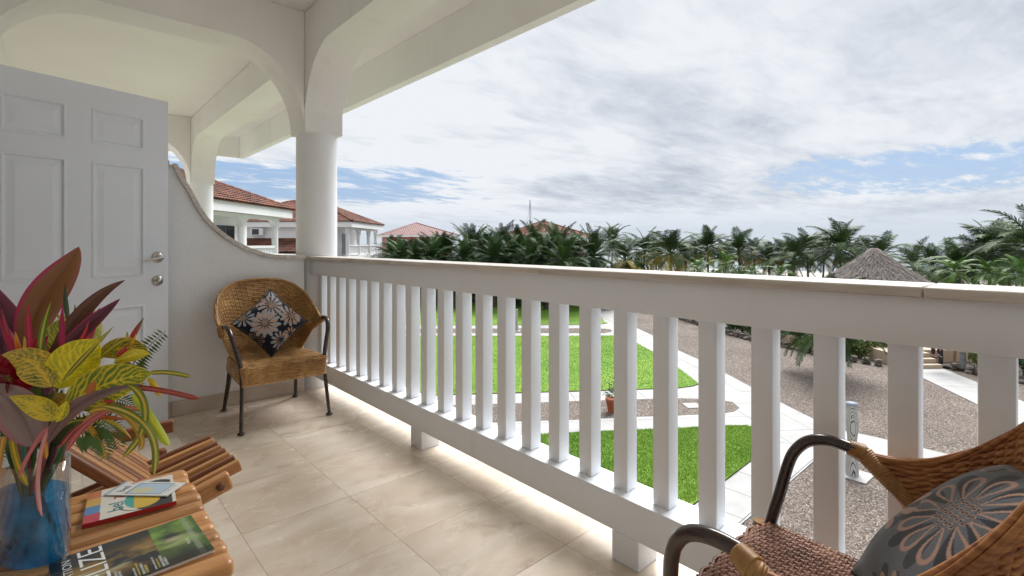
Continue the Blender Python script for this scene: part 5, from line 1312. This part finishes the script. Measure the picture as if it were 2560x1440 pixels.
# big magazine nearest the table's front stick
mg, M0, W_, H_, th_ = book('magazine', 'glossy travel magazine with a dark river cover lying on the table front', ((137, 1400), (537, 1373), (489, 1283)), TZ + .001, .006, cover_mag, PAPER, 170, far_left=True)
text(mg, 'BELIZE', .062, (.85, .85, .83), .088, .008, th_ + .0006, R(90), M0, fit=H_ - .018); text(mg, 'DESTINATION', .022, (.8, .8, .78), .034, .010, th_ + .0006, R(90), M0, fit=H_ - .035)
text(mg, 'TRAVEL', .010, (.75, .78, .72), W_ * .885, .062, th_ + .0006, R(90), M0)
def cover_toucan(S, T):
    C = np.tile(np.array((.72, .69, .60)), (len(S), 1))
    st = S < .17 - .02 * T; k = np.clip((T * 4).astype(int), 0, 3); pal = np.array(((.55, .05, .07), (.08, .24, .48), (.62, .36, .06), (.55, .16, .05))); C[st] = pal[k[st]]
    d = ((S - .78) / .30) ** 2 + ((T - .42) / .50) ** 2; C[d < 1] = (.012, .014, .018)
    d2 = ((S - .64) / .22) ** 2 + ((T - .40) / .33) ** 2; C[d2 < 1] = (.66, .43, .03); C[(d2 < 1) & (T > .52)] = (.55, .22, .03); C[(d2 < 1) & (S < .53)] = (.05, .35, .30)
    d3 = ((S - .60) / .24) ** 2 + ((T - .28) / .26) ** 2; C[(d3 < 1.0) & (d3 > .86) & (T < .28)] = (.012, .014, .018)
    C[(S > .955)] = (.70, .67, .60)
    return C
RED = mat('red_spine', (.42, .015, .018), .4)
tc_, M1, W1, H1, th1 = book('picture_book', 'pale softcover book with a red spine and a toucan on its cover', ((205, 1312), (441, 1252), (404, 1192)), TZ + .001, .011, cover_toucan, PAPER, 110, RED)
text(tc_, 'bel', .046, (.03, .22, .23), .078, .030, th1 + .0006, R(90), M1); text(tc_, 'ze', .046, (.45, .03, .035), .078, .030 + .076, th1 + .0006, R(90), M1)
def cover_map(S, T):
    C = np.tile(np.array((.74, .73, .68)), (len(S), 1)); n = fbm(S, T, 12, 3)
    fr = (S > .30) & (S < .86) & (T > .10) & (T < .90); C[fr] = (.10, .16, .24); fr2 = (S > .315) & (S < .845) & (T > .125) & (T < .875); C[fr2] = (.42, .56, .68)
    land = fr2 & (((S - .50) / .17) ** 2 + ((T - .36) / .22) ** 2 < .5 + n); C[land] = (.60, .58, .36)
    C[(S > .88) & (np.sin(T * 60) > .4) & (T > .2) & (T < .8) & (S < .93)] = (.30, .28, .30)
    C[S < .05] = (.30, .42, .50)
    return C
bk, M2, W2, H2, th2 = book('map_booklet', 'thin white booklet with a pale blue map lying across the toucan book', ((258, 1237), (417, 1239), (476, 1206)), TZ + .013, .003, cover_map, PAPER, 90, None, curl=.0)
text(bk, 'bel', .028, (.03, .14, .25), .040, .016, th2 + .0006, R(90), M2); text(bk, 'ize', .028, (.45, .03, .035), .040, .016 + .045, th2 + .0006, R(90), M2)

# ================================================================ vase and cut flowers
VC = Vector((-0.036, 1.497, TZ + .001)); VR = .083; VH = .226; VY = .62
GL = thin_glass('clear_glass', (.95, .965, .965), 1.5)
WT = dyed_water('blue_dyed_water')
va = thing('glass_vase', 'oval clear glass vase half filled with blue water', 'vase', VC)
ROT = Matrix.Translation(VC) @ Matrix.Rotation(-AZ - .25, 4, 'Z')
tw = .0045
prof = [(.001, 0), (VR * .96, 0), (VR, .006), (VR, VH), (VR - tw, VH + .0005), (VR - tw, .020), (VR - tw - .006, .0165), (.001, .0165)]
mb = MB(); mb.lathe(prof, 48, ROT, 1, VY); o = mb.build('glass', GL, va)
mb = MB(); mb.lathe([(.001, .0169), (VR - tw - .0065, .0169), (VR - tw - .0006, .0206), (VR - tw - .0006, .158), (.001, .158)], 48, ROT, 1, VY); mb.build('water', WT, va)
fw_ = thing('flower_arrangement', 'bouquet of crotons, purple cordyline leaves, heliconias and ferns in the vase', 'flowers', VC + Vector((0, 0, .02)))
LEAF = colmat('plant_leaf', .38, .5, trans=.18)
def bez(P, s):
    n = len(P) - 1; s = s[:, None]; out = 0
    for i, p in enumerate(P): out = out + math.comb(n, i) * (1 - s) ** (n - i) * s ** i * np.array(p)[None]
    return out
def leaf(name, pix, w, colf, prof='lance', D=1.08, dD=(0, 0), cup=.25, nu=26, nv=9, twist=0.0, ruff=0.0):
    """pix: spine control points in the photo; w: full width in pixels there; dD: depth change from base to tip"""
    m = len(pix); P = [at_depth(u, v, D + dD[0] + (dD[1] - dD[0]) * i / (m - 1)) for i, (u, v) in enumerate(pix)]
    W = w / FPX * D
    def pos(S, T):
        c = bez(P, S); e = bez(P, np.clip(S + .01, 0, 1)) - bez(P, np.clip(S - .01, 0, 1)); e /= np.linalg.norm(e, axis=1)[:, None] + 1e-9
        vd = c - np.array(EYEP)[None]; vd /= np.linalg.norm(vd, axis=1)[:, None]
        side = np.cross(e, vd); side /= np.linalg.norm(side, axis=1)[:, None] + 1e-9; nr = np.cross(side, e)
        if twist:
            a = twist * (S - .3); side, nr = side * np.cos(a)[:, None] + nr * np.sin(a)[:, None], nr * np.cos(a)[:, None] - side * np.sin(a)[:, None]
        if prof == 'lance': h = np.sin(np.pi * np.clip(S, 0, 1) ** .85) ** .8 * (1 - .25 * S)
        elif prof == 'ovate': h = np.clip(np.sin(np.pi * np.clip(S, 0, 1) ** .82), 0, 1) ** .72 * (1 - .35 * S ** 5)
        elif prof == 'ribbon': h = np.clip(np.minimum(S * 12, (1 - S) * 7), 0, 1) ** .6
        else: h = np.clip(1 - S, 0, 1) ** .7 * np.clip(S * 9 + .5, 0, 1)
        t = T * 2 - 1
        return c + side * (t * h * W / 2)[:, None] + nr * ((np.abs(t) ** 1.6 * h * W * cup) + ruff * W * np.sin(S * 26 + t * 2) * np.abs(t) ** 2 * h)[:, None]
    return painted(name, nu, nv, pos, lambda S, T: np.clip(colf(S, T) * 1.35, 0, .9), LEAF, fw_)
def croton(seed, g=(.10, .17, .012), y=(.80, .60, .02), net=1.0, yb=0.0):
    def f(S, T):
        t = T * 2 - 1; a = np.abs(t); fr = np.mod(S * 11 - a * 2.6 + .15 * np.sin(S * 40), 1); vein = np.minimum(fr, 1 - fr)
        v = np.clip((.20 * net - vein) * 9, 0, 1) * (a < .93); n = fbm(S, T, seed, 3, 4)
        cells = np.abs(np.sin(S * 75 + 4 * n) * np.sin(a * 16 + 3 * n)); v = np.maximum(v, np.clip((.14 * net - cells) * 5, 0, .6))
        v = np.maximum(v, (a < .07) * 1.0); v = np.maximum(v, np.clip((a - .90) * 12, 0, 1)); v = np.clip(v + yb + (n - .5) * 1.2 * (yb > 0), 0, 1)
        return np.array(g)[None] * (1 - v[:, None]) + np.array(y)[None] * v[:, None]
    return f
def cordy(base, edge, streak, seed):
    def f(S, T):
        a = np.abs(T * 2 - 1); n = fbm(S * .15, T, seed, 9, 3); w = np.clip((n - .45) * 4, 0, 1)[:, None]
        c = np.array(base)[None] * (1 - w) + np.array(streak)[None] * w; e = np.clip(((T * 2 - 1) - .72) * 5, 0, 1)[:, None] + np.clip((a - .9) * 8, 0, 1)[:, None] * .7; e = np.clip(e, 0, 1)
        c = c * (1 - e) + np.array(edge)[None] * e; m = (a < .05)[:, None]; return np.where(m, c * .7, c)
    return f
def ribbon(g, y):
    def f(S, T):
        a = np.abs(T * 2 - 1); m = np.clip((.30 - a) * 6, 0, 1)[:, None]; return np.array(g)[None] * (1 - m) + np.array(y)[None] * m
    return f
def grad(c0, c1, c2=None):
    def f(S, T):
        s = S[:, None]; c0_, c1_, c2_ = np.array(c0), np.array(c1), np.array(c2 if c2 else c1); return np.where(s < .5, c0_ + (c1_ - c0_) * s * 2, c1_ + (c2_ - c1_) * (s * 2 - 1))
    return f
BR, MAG, PUR, ORG = (.135, .060, .030), (.36, .012, .085), (.085, .022, .045), (.30, .075, .02)
# purple-brown cordyline blades
leaf('cordyline_leaf', [(84, 905), (52, 800), (118, 720), (180, 668), (197, 616)], 92, cordy((.20, .085, .03), MAG, (.22, .10, .05), 1), D=1.10, nv=13)
leaf('cordyline_leaf', [(48, 900), (38, 820), (8, 780), (-25, 700)], 66, cordy((.15, .02, .04), MAG, PUR, 2), D=1.09)
leaf('cordyline_leaf', [(118, 925), (165, 820), (230, 735), (314, 700)], 40, cordy(BR, PUR, (.10, .04, .03), 3), D=1.06)
leaf('cordyline_leaf', [(120, 925), (190, 830), (250, 790), (301, 746)], 38, cordy((.10, .03, .04), MAG, PUR, 4), D=1.05)
leaf('cordyline_leaf', [(118, 990), (135, 890), (195, 830), (232, 758)], 62, cordy((.14, .035, .085), (.48, .02, .12), (.09, .03, .06), 5), D=1.07)
leaf('cordyline_leaf', [(205, 900), (212, 850), (232, 800), (250, 770)], 26, cordy((.40, .02, .08), (.45, .02, .1), (.3, .03, .06), 6), D=1.09)
leaf('cordyline_leaf', [(112, 1120), (150, 1020), (250, 965), (355, 962)], 40, cordy((.20, .13, .125), (.26, .13, .13), (.16, .09, .09), 7), D=1.00, cup=.1)
leaf('cordyline_leaf', [(86, 1118), (70, 1050), (30, 985), (-40, 965)], 100, cordy((.27, .20, .19), (.36, .12, .16), (.22, .15, .15), 8), 'lance', D=.99, cup=-.2, nv=13)
leaf('cordyline_leaf', [(8, 905), (-5, 860), (-12, 820), (-30, 770)], 40, cordy((.10, .02, .035), MAG, PUR, 9), D=1.05)
# crotons
leaf('croton_leaf', [(146, 972), (165, 925), (205, 880), (250, 850)], 104, croton(1, yb=.42, y=(.72, .56, .02), g=(.22, .28, .01)), 'ovate', D=1.02, cup=.12, nu=44, nv=25, ruff=.02)
leaf('croton_leaf', [(165, 1012), (225, 970), (310, 940), (380, 934)], 96, croton(2, g=(.10, .16, .010), y=(.60, .46, .02)), 'ovate', D=1.00, cup=.10, nu=52, nv=27, ruff=.02)
leaf('croton_leaf', [(128, 968), (105, 915), (60, 885), (4, 888)], 78, croton(3, yb=.30, g=(.06, .11, .03), y=(.66, .45, .05)), 'ovate', D=1.00, cup=.2, nu=44, nv=25, ruff=.04)
leaf('croton_leaf', [(170, 985), (160, 1010), (135, 1015), (118, 1020)], 80, croton(4, g=(.09, .07, .008), y=(.45, .26, .02)), 'ovate', D=1.01, cup=.2, nu=40, nv=21)
leaf('croton_leaf', [(145, 1048), (110, 1020), (70, 1005), (22, 990)], 50, croton(5, yb=.5, g=(.05, .11, .04), y=(.72, .52, .04)), 'ovate', D=.985, cup=.2, nu=36, nv=19)
leaf('croton_leaf', [(128, 905), (135, 860), (155, 820), (178, 786)], 62, croton(6, yb=.1, g=(.14, .20, .02), y=(.55, .52, .08)), 'ovate', D=1.12, nu=40, nv=21)
leaf('croton_leaf', [(205, 905), (222, 850), (232, 810), (238, 776)], 48, croton(7, yb=.25, g=(.22, .28, .05), y=(.6, .55, .14)), 'ovate', D=1.14, nu=36, nv=19)
leaf('croton_leaf', [(248, 890), (285, 868), (330, 862), (372, 882)], 54, croton(8, g=(.07, .10, .008), y=(.55, .36, .02)), 'ovate', D=1.05, cup=.15, nu=44, nv=21)
leaf('croton_leaf', [(285, 905), (315, 892), (345, 882), (376, 884)], 30, croton(9, yb=.4, g=(.2, .24, .02), y=(.66, .52, .04)), 'ovate', D=1.03, nu=30, nv=15)
leaf('croton_leaf', [(30, 905), (18, 860), (8, 830), (-6, 800)], 52, croton(10, yb=.2, g=(.08, .12, .01), y=(.6, .42, .02)), 'ovate', D=1.12, nu=34, nv=17)
leaf('croton_leaf', [(148, 905), (132, 880), (112, 862), (88, 856)], 36, croton(11, yb=.3, g=(.12, .16, .02), y=(.5, .46, .05)), 'ovate', D=1.12, nu=30, nv=15)
leaf('croton_leaf', [(140, 1055), (152, 1040), (162, 1020), (166, 1002)], 26, croton(12, yb=.4), 'ovate', D=.985, nu=24, nv=11)
leaf('croton_leaf', [(60, 975), (40, 950), (20, 960), (-10, 1000)], 70, croton(13, g=(.06, .10, .01), y=(.4, .3, .02)), 'ovate', D=1.06, nu=34, nv=17)
leaf('croton_leaf', [(190, 1020), (220, 1010), (250, 1000), (290, 1012)], 46, croton(14, g=(.08, .12, .01), y=(.45, .34, .02)), 'ovate', D=1.06, nu=34, nv=17)
# ribbon crotons that curl over the rim
GR, YL, SAL, MR = (.12, .16, .015), (.62, .42, .06), (.45, .16, .09), (.22, .03, .03)
for pix, w, c, D in (([(318, 962), (385, 985), (372, 1080), (345, 1105), (306, 1146)], 16, ribbon(GR, YL), .99), ([(215, 1035), (300, 990), (345, 1060), (375, 1110), (344, 1128)], 14, ribbon((.30, .18, .02), YL), .99),
                     ([(250, 1015), (350, 1020), (395, 1080), (398, 1130), (384, 1192)], 16, ribbon(GR, (.66, .48, .10)), .985), ([(330, 985), (372, 1030), (398, 1080), (424, 1114)], 20, ribbon((.34, .42, .02), (.62, .55, .05)), 1.0),
                     ([(372, 934), (410, 926), (450, 934), (477, 942)], 11, ribbon(GR, YL), 1.0), ([(330, 968), (400, 972), (450, 985), (500, 997)], 13, ribbon(MR, (.38, .10, .06)), 1.0),
                     ([(205, 1062), (250, 1015), (310, 1018), (360, 1022)], 13, ribbon(SAL, (.55, .25, .10)), 1.0), ([(165, 1130), (200, 1060), (250, 1035), (300, 1010)], 13, ribbon((.35, .06, .09), SAL), .99),
                     ([(170, 1110), (195, 1050), (235, 1030), (316, 1050)], 10, ribbon(ORG, (.5, .2, .05)), 1.01), ([(150, 1120), (190, 1060), (225, 1045), (258, 1036)], 12, ribbon(MR, SAL), 1.0),
                     ([(120, 1070), (95, 1090), (62, 1150), (48, 1196)], 9, ribbon((.48, .12, .14), (.5, .2, .2)), .97), ([(118, 1075), (92, 1150), (88, 1230), (106, 1292)], 9, ribbon((.52, .20, .20), (.55, .32, .24)), .965),
                     ([(30, 1085), (32, 1130), (45, 1170), (70, 1215)], 14, ribbon((.25, .22, .02), (.66, .42, .02)), .98), ([(108, 1090), (112, 1110), (118, 1125), (116, 1148)], 9, ribbon((.5, .2, .02), YL), .98),
                     ([(370, 955), (376, 945), (392, 970), (402, 990)], 14, ribbon((.5, .36, .02), (.7, .45, .03)), 1.03), ([(215, 1060), (245, 1090), (260, 1120), (262, 1148)], 13, ribbon((.5, .26, .03), YL), 1.05), ([(10, 1090), (0, 1120), (-4, 1180), (-12, 1230)], 14, ribbon((.4, .2, .05), YL), .99)):
    leaf('ribbon_leaf', pix, w, c, 'ribbon', D=D, cup=.25, nu=30, nv=5, twist=.6)
for k, (pix, w, c) in enumerate([([(150, 960), (200, 900), (250, 850), (285, 815)], 14, ribbon((.16, .20, .02), YL)), ([(100, 930), (95, 860), (110, 800), (128, 752)], 16, ribbon((.10, .16, .02), (.55, .5, .05))), ([(190, 960), (250, 930), (300, 915), (352, 912)], 14, ribbon(GR, YL)),
        ([(60, 930), (30, 870), (12, 820), (4, 770)], 12, ribbon((.28, .03, .05), (.42, .05, .08))), ([(170, 1000), (240, 985), (300, 960), (350, 952)], 12, ribbon((.30, .06, .03), ORG)), ([(150, 900), (160, 850), (150, 800), (158, 760)], 14, ribbon((.30, .012, .06), MAG)),
        ([(90, 1010), (60, 990), (20, 1010), (-10, 1050)], 16, ribbon(GR, YL)), ([(200, 940), (262, 880), (300, 850), (330, 842)], 12, ribbon((.22, .26, .02), YL)), ([(140, 1080), (180, 1040), (235, 1040), (280, 1075)], 10, ribbon(GR, (.5, .5, .06))), ([(210, 1040), (270, 1040), (312, 1070), (330, 1100)], 10, ribbon((.35, .28, .02), YL)),
        ([(70, 905), (80, 850), (66, 800), (72, 758)], 14, ribbon((.34, .012, .05), (.5, .03, .07))), ([(120, 945), (190, 880), (215, 835), (222, 800)], 12, ribbon((.42, .01, .05), (.55, .12, .04)))]):
    leaf('ribbon_leaf', pix, w, c, 'lance', D=1.02 + .01 * (k % 5), cup=.3, nu=24, nv=5, twist=.4)
# heliconia bracts: red with yellow and green tips
for pix, w, c, D in (([(60, 905), (40, 870), (18, 838), (-2, 790)], 26, grad((.35, .01, .04), (.42, .01, .05), (.25, .01, .04)), 1.05), ([(52, 900), (45, 870), (42, 850), (38, 828)], 12, grad((.5, .05, .01), (.62, .16, .01), (.62, .32, .02)), 1.04), ([(62, 900), (66, 880), (64, 862), (60, 840)], 12, grad((.5, .4, .02), (.62, .5, .03), (.5, .5, .05)), 1.035),
                     ([(58, 905), (72, 880), (84, 865), (94, 842)], 20, grad((.35, .01, .04), (.42, .01, .04)), 1.04), ([(84, 895), (100, 872), (112, 856), (121, 836)], 14, grad((.35, .01, .06), (.45, .01, .07)), 1.06),
                     ([(178, 850), (190, 822), (200, 800), (208, 770)], 22, grad((.55, .10, .01), (.48, .03, .03), (.48, .01, .06)), 1.08), ([(168, 850), (176, 825), (182, 808), (180, 790)], 12, grad((.6, .3, .02), (.62, .4, .02), (.2, .25, .03)), 1.075), ([(170, 812), (158, 800), (148, 792), (138, 784)], 12, grad((.6, .42, .03), (.62, .46, .03), (.08, .07, .02)), 1.085), ([(190, 822), (188, 798), (188, 780), (187, 760)], 10, grad((.6, .4, .03), (.5, .4, .04), (.10, .12, .03)), 1.08),
                     ([(170, 806), (168, 780), (160, 745), (164, 706)], 12, grad((.12, .10, .03), (.03, .07, .025), (.05, .04, .02)), 1.09), ([(208, 862), (220, 830), (226, 800), (230, 752)], 18, grad((.42, .01, .05), (.45, .01, .07)), 1.085),
                     ([(318, 872), (328, 845), (342, 822), (360, 793)], 14, grad((.45, .02, .02), (.35, .03, .03), (.03, .09, .02)), 1.06), ([(318, 868), (318, 850), (318, 840), (318, 828)], 8, grad((.6, .2, .02), (.6, .42, .03), (.12, .1, .02)), 1.055), ([(322, 872), (330, 860), (336, 850), (340, 834)], 8, grad((.55, .12, .02), (.6, .35, .02)), 1.05),
                     ([(292, 895), (300, 885), (310, 876), (318, 868)], 16, grad((.42, .02, .02), (.40, .03, .03)), 1.03), ([(258, 1000), (268, 1003), (276, 1006), (284, 1003)], 12, grad((.4, .02, .03), (.45, .06, .05)), 1.0), ([(215, 990), (225, 975), (232, 965), (236, 952)], 20, grad((.35, .10, .02), (.42, .14, .03)), .98)):
    leaf('heliconia_bract', pix, w, c, 'lance', D=D, cup=.45, nu=14, nv=7)
# red ginger head: overlapping fleshy bracts
for k in range(22):
    a = k * 2.4; r = 8 + 9.5 * math.sqrt(k); cx_, cy_ = 22 + math.cos(a) * r * .95, 940 + math.sin(a) * r * .95
    leaf('ginger_bract', [(22 + math.cos(a) * r * .25, 945 + math.sin(a) * r * .25), (cx_, cy_), (cx_ + math.cos(a) * 14, cy_ + math.sin(a) * 14 + 3)], 44, grad((.16, .004, .012), (.30, .006, .02), (.20, .004, .015)), 'ovate', D=1.035 - .0008 * (22 - k) * 2, dD=(-.01, .015), cup=-.35, nu=10, nv=9)
# fern fronds
def fern(pix, n, ln, D, c=(.06, .13, .03)):
    P = [at_depth(u, v, D) for u, v in pix]; mb = MB(); S = np.linspace(0, 1, n); B = bez(P, S); mb.tube([Vector(p) for p in B], [.0016 * (1 - .7 * s) for s in S], 4, cap=False)
    for i in range(1, n - 1):
        d = Vector(B[i + 1] - B[i - 1]).normalized(); vd = (Vector(B[i]) - EYEP).normalized(); sd_ = d.cross(vd).normalized(); l = ln * (1 - .65 * S[i]) * random.uniform(.85, 1.1)
        for q in (-1, 1):
            e = (sd_ * q + d * .35 + Vector((0, 0, -.5))).normalized(); p = Vector(B[i]); w = d * l * .13
            mb.add([p, p + e * l * .4 + w, p + e * l, p + e * l * .4 - w], [(0, 1, 2, 3)])
    mb.build('fern_frond', mat('fern_green', c, .55, (c[0] * 1.6, c[1] * 1.4, c[2] * 1.4), 30, 3), fw_)
fern([(300, 960), (330, 905), (365, 870), (414, 828)], 22, .040, 1.10); fern([(200, 1080), (260, 1040), (290, 1070), (300, 1120)], 20, .045, 1.06); fern([(180, 1090), (230, 1070), (270, 1090), (262, 1150)], 18, .045, 1.05, (.07, .16, .035)); fern([(230, 1010), (290, 985), (330, 1000), (345, 1040)], 18, .040, 1.08); fern([(280, 930), (330, 920), (345, 945), (352, 980)], 16, .03, 1.06)
fern([(0, 1060), (-10, 1090), (-14, 1120), (-18, 1160)], 12, .05, 1.0)
# dark filler greens deep in the bouquet and the stems down to the bottom of the vase
for k in range(26):
    a = random.uniform(0, 6.28); u0 = 95 + random.uniform(-70, 70); u1 = u0 + random.uniform(-80, 110); v1 = random.uniform(900, 1080)
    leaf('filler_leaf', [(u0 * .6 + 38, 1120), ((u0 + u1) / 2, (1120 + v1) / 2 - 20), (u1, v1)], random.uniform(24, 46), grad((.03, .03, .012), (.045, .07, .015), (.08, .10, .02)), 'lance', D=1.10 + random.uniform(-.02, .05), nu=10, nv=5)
STEM = [mat('stem_green', (.05, .13, .03), .5), mat('stem_dark', (.02, .022, .014), .6), mat('stem_pink', (.30, .07, .09), .5), mat('stem_teal', (.02, .16, .11), .5)]
RZ = Matrix.Rotation(-AZ - .25, 4, 'Z')
for k in range(22):
    a = random.uniform(0, 6.28); r0 = random.uniform(.15, .8) * (VR - .012); r1 = random.uniform(.3, .9) * (VR - .012); b = a + random.uniform(1.8, 4.2)
    p0 = VC + RZ @ Vector((r0 * math.cos(a), r0 * math.sin(a) * VY, random.uniform(.024, .06))); p2 = VC + RZ @ Vector((r1 * math.cos(b), r1 * math.sin(b) * VY, VH)); p3 = p2 + (p2 - p0) * .30 + Vector((0, 0, .02))
    mid_ = (p0 + p2) / 2 + Vector((random.uniform(-.006, .006), random.uniform(-.006, .006), 0))
    MB().tube([p0, mid_, p2, p3], random.uniform(.0022, .0048), 7).build('stem', STEM[k % 4], fw_)
# ================================================================ two people by the terrace steps (seen from the waist down below the rail)
def skin_fig(name, joints, edges, m, par, root=0, sub=2):
    me = bpy.data.meshes.new(name); me.from_pydata([j[0] for j in joints], edges, []); o = bpy.data.objects.new(name, me); col.objects.link(o); o.parent = par
    me.materials.append(m)
    o.modifiers.new('skin', 'SKIN'); 
    for i, j in enumerate(joints):
        r = j[1]; me.skin_vertices[0].data[i].radius = (r, r) if not hasattr(r, '__len__') else r
        me.skin_vertices[0].data[i].use_root = (i == root)
    s = o.modifiers.new('sub', 'SUBSURF'); s.levels = sub; s.render_levels = sub
    for mod in o.modifiers:
        if mod.type == 'SKIN': mod.use_smooth_shade = True
    return o
def person(label, loc, rz, shirt, shorts, skin, hair, long_legs):
    t = thing('person', label, 'person', loc, rz)
    J = [((0, 0, .95), (.15, .10)), ((0, 0, 1.15), (.14, .095)), ((0, .0, 1.38), (.17, .10)), ((0, .01, 1.47), (.055, .055)), ((0, .02, 1.56), (.065, .075)), ((0, .015, 1.66), (.078, .092)), ((0, .01, 1.73), (.05, .06)),
         ((-.10, 0, .88), .085), ((-.11, .01, .50), .055), ((-.11, .04, .30), .055), ((-.115, .0, .09), .035), ((-.12, -.0, .035), .04), ((-.13, .13, .03), .035),
         ((.10, 0, .88), .085), ((.11, .01, .50), .055), ((.11, -.03, .30), .055), ((.115, .0, .09), .035), ((.12, .0, .035), .04), ((.14, .13, .03), .035),
         ((-.19, 0, 1.40), .055), ((-.25, .0, 1.12), .04), ((-.24, .08, .88), .028), ((-.235, .11, .80), .03), ((.19, 0, 1.40), .055), ((.25, .0, 1.12), .04), ((.24, .08, .88), .028), ((.235, .11, .80), .03)]
    E = [(0, 1), (1, 2), (2, 3), (3, 4), (4, 5), (5, 6), (0, 7), (7, 8), (8, 9), (9, 10), (10, 11), (11, 12), (0, 13), (13, 14), (14, 15), (15, 16), (16, 17), (17, 18), (2, 19), (19, 20), (20, 21), (21, 22), (2, 23), (23, 24), (24, 25), (25, 26)]
    n = len(J)
    for sd_, w, pre in ((-1, 22, 21), (1, 26, 25)):         # five fingers on each hand
        for k, (dx, ln) in enumerate(((-.025, .05), (-.012, .075), (0, .08), (.012, .075), (.024, .06))):
            b = Vector(J[w][0]); J.append(((b.x + dx, b.y + .01, b.z - .02), .010)); J.append(((b.x + dx * 1.2, b.y + .02, b.z - .02 - ln * .9), .008)); E += [(w, n), (n, n + 1)]; n += 2
    skin_fig('body', J, E, skin, t)
    sh = [((0, 0, .93), (.165, .12)), ((0, 0, 1.15), (.16, .115)), ((0, 0, 1.37), (.185, .12)), ((0, .01, 1.43), (.08, .08)), ((-.20, 0, 1.39), .07), ((-.245, 0, 1.18), .06), ((.20, 0, 1.39), .07), ((.245, 0, 1.18), .06)]
    skin_fig('shirt', sh, [(0, 1), (1, 2), (2, 3), (2, 4), (4, 5), (2, 6), (6, 7)], shirt, t, 1)
    low = .12 if long_legs else .50
    so_ = [((0, 0, .97), (.16, .115)), ((-.10, 0, .86), .105), ((-.112, .01, .56), .085), ((.10, 0, .86), .105), ((.112, .01, .56), .085)]; ee = [(0, 1), (1, 2), (0, 3), (3, 4)]
    if long_legs: so_ += [((-.115, .02, .12), .062), ((.115, 0, .12), .062)]; ee += [(2, 5), (4, 6)]
    skin_fig('trousers' if long_legs else 'shorts', so_, ee, shorts, t, 0)
    MB().lathe([(.002, 1.78), (.06, 1.765), (.092, 1.72), (.098, 1.66), (.088, 1.60), (.075, 1.585)], 20, Matrix.Translation((0, -.012, 0))).build('hair', hair, None).parent = t
    for s in (-1, 1):
        MB().box(s * .125 - .045, s * .125 + .045, -.06, .17, .0, .055).build('shoe', hair, None, bevel=.02).parent = t
        MB().lathe([(.001, -.008), (.010, -.004), (.010, .004), (.001, .008)], 10, Matrix.Translation((s * .032, .102, 1.675))).build('eye', hair, None).parent = t
        MB().lathe([(.001, -.03), (.014, -.015), (.016, .01), (.001, .03)], 8, Matrix.Translation((s * .082, .005, 1.655)), .6, 1).build('ear', skin, None).parent = t
    MB().lathe([(.001, .03), (.010, .012), (.016, -.012), (.001, -.02)], 8, Matrix.Translation((0, .112, 1.645))).build('nose', skin, None).parent = t
    MB().box(-.022, .022, .098, .106, 1.603, 1.612).build('mouth', mat('lips', (.25, .08, .07), .5), None).parent = t
HAIR = mat('dark_hair', (.02, .015, .012), .6); WHITE = mat('white_shirt', (.75, .74, .78), .8); TANS = mat('brown_shorts', (.33, .15, .085), .85); DARKT = mat('dark_trousers', (.035, .015, .018), .85); GREYS = mat('dark_shirt', (.05, .05, .06), .85)
p = on_z(2395, 912, GZ + .10); person('person in a white top and brown shorts standing in the planting bed', (p.x, p.y, GZ + .10), 2.2, WHITE, TANS, M['skin'], HAIR, False)
p = on_z(2340, 894, GZ + .51); person('person in long dark trousers standing at the top of the garden steps', (p.x, p.y, GZ + .512), 2.4, GREYS, DARKT, M['skin'], HAIR, True)
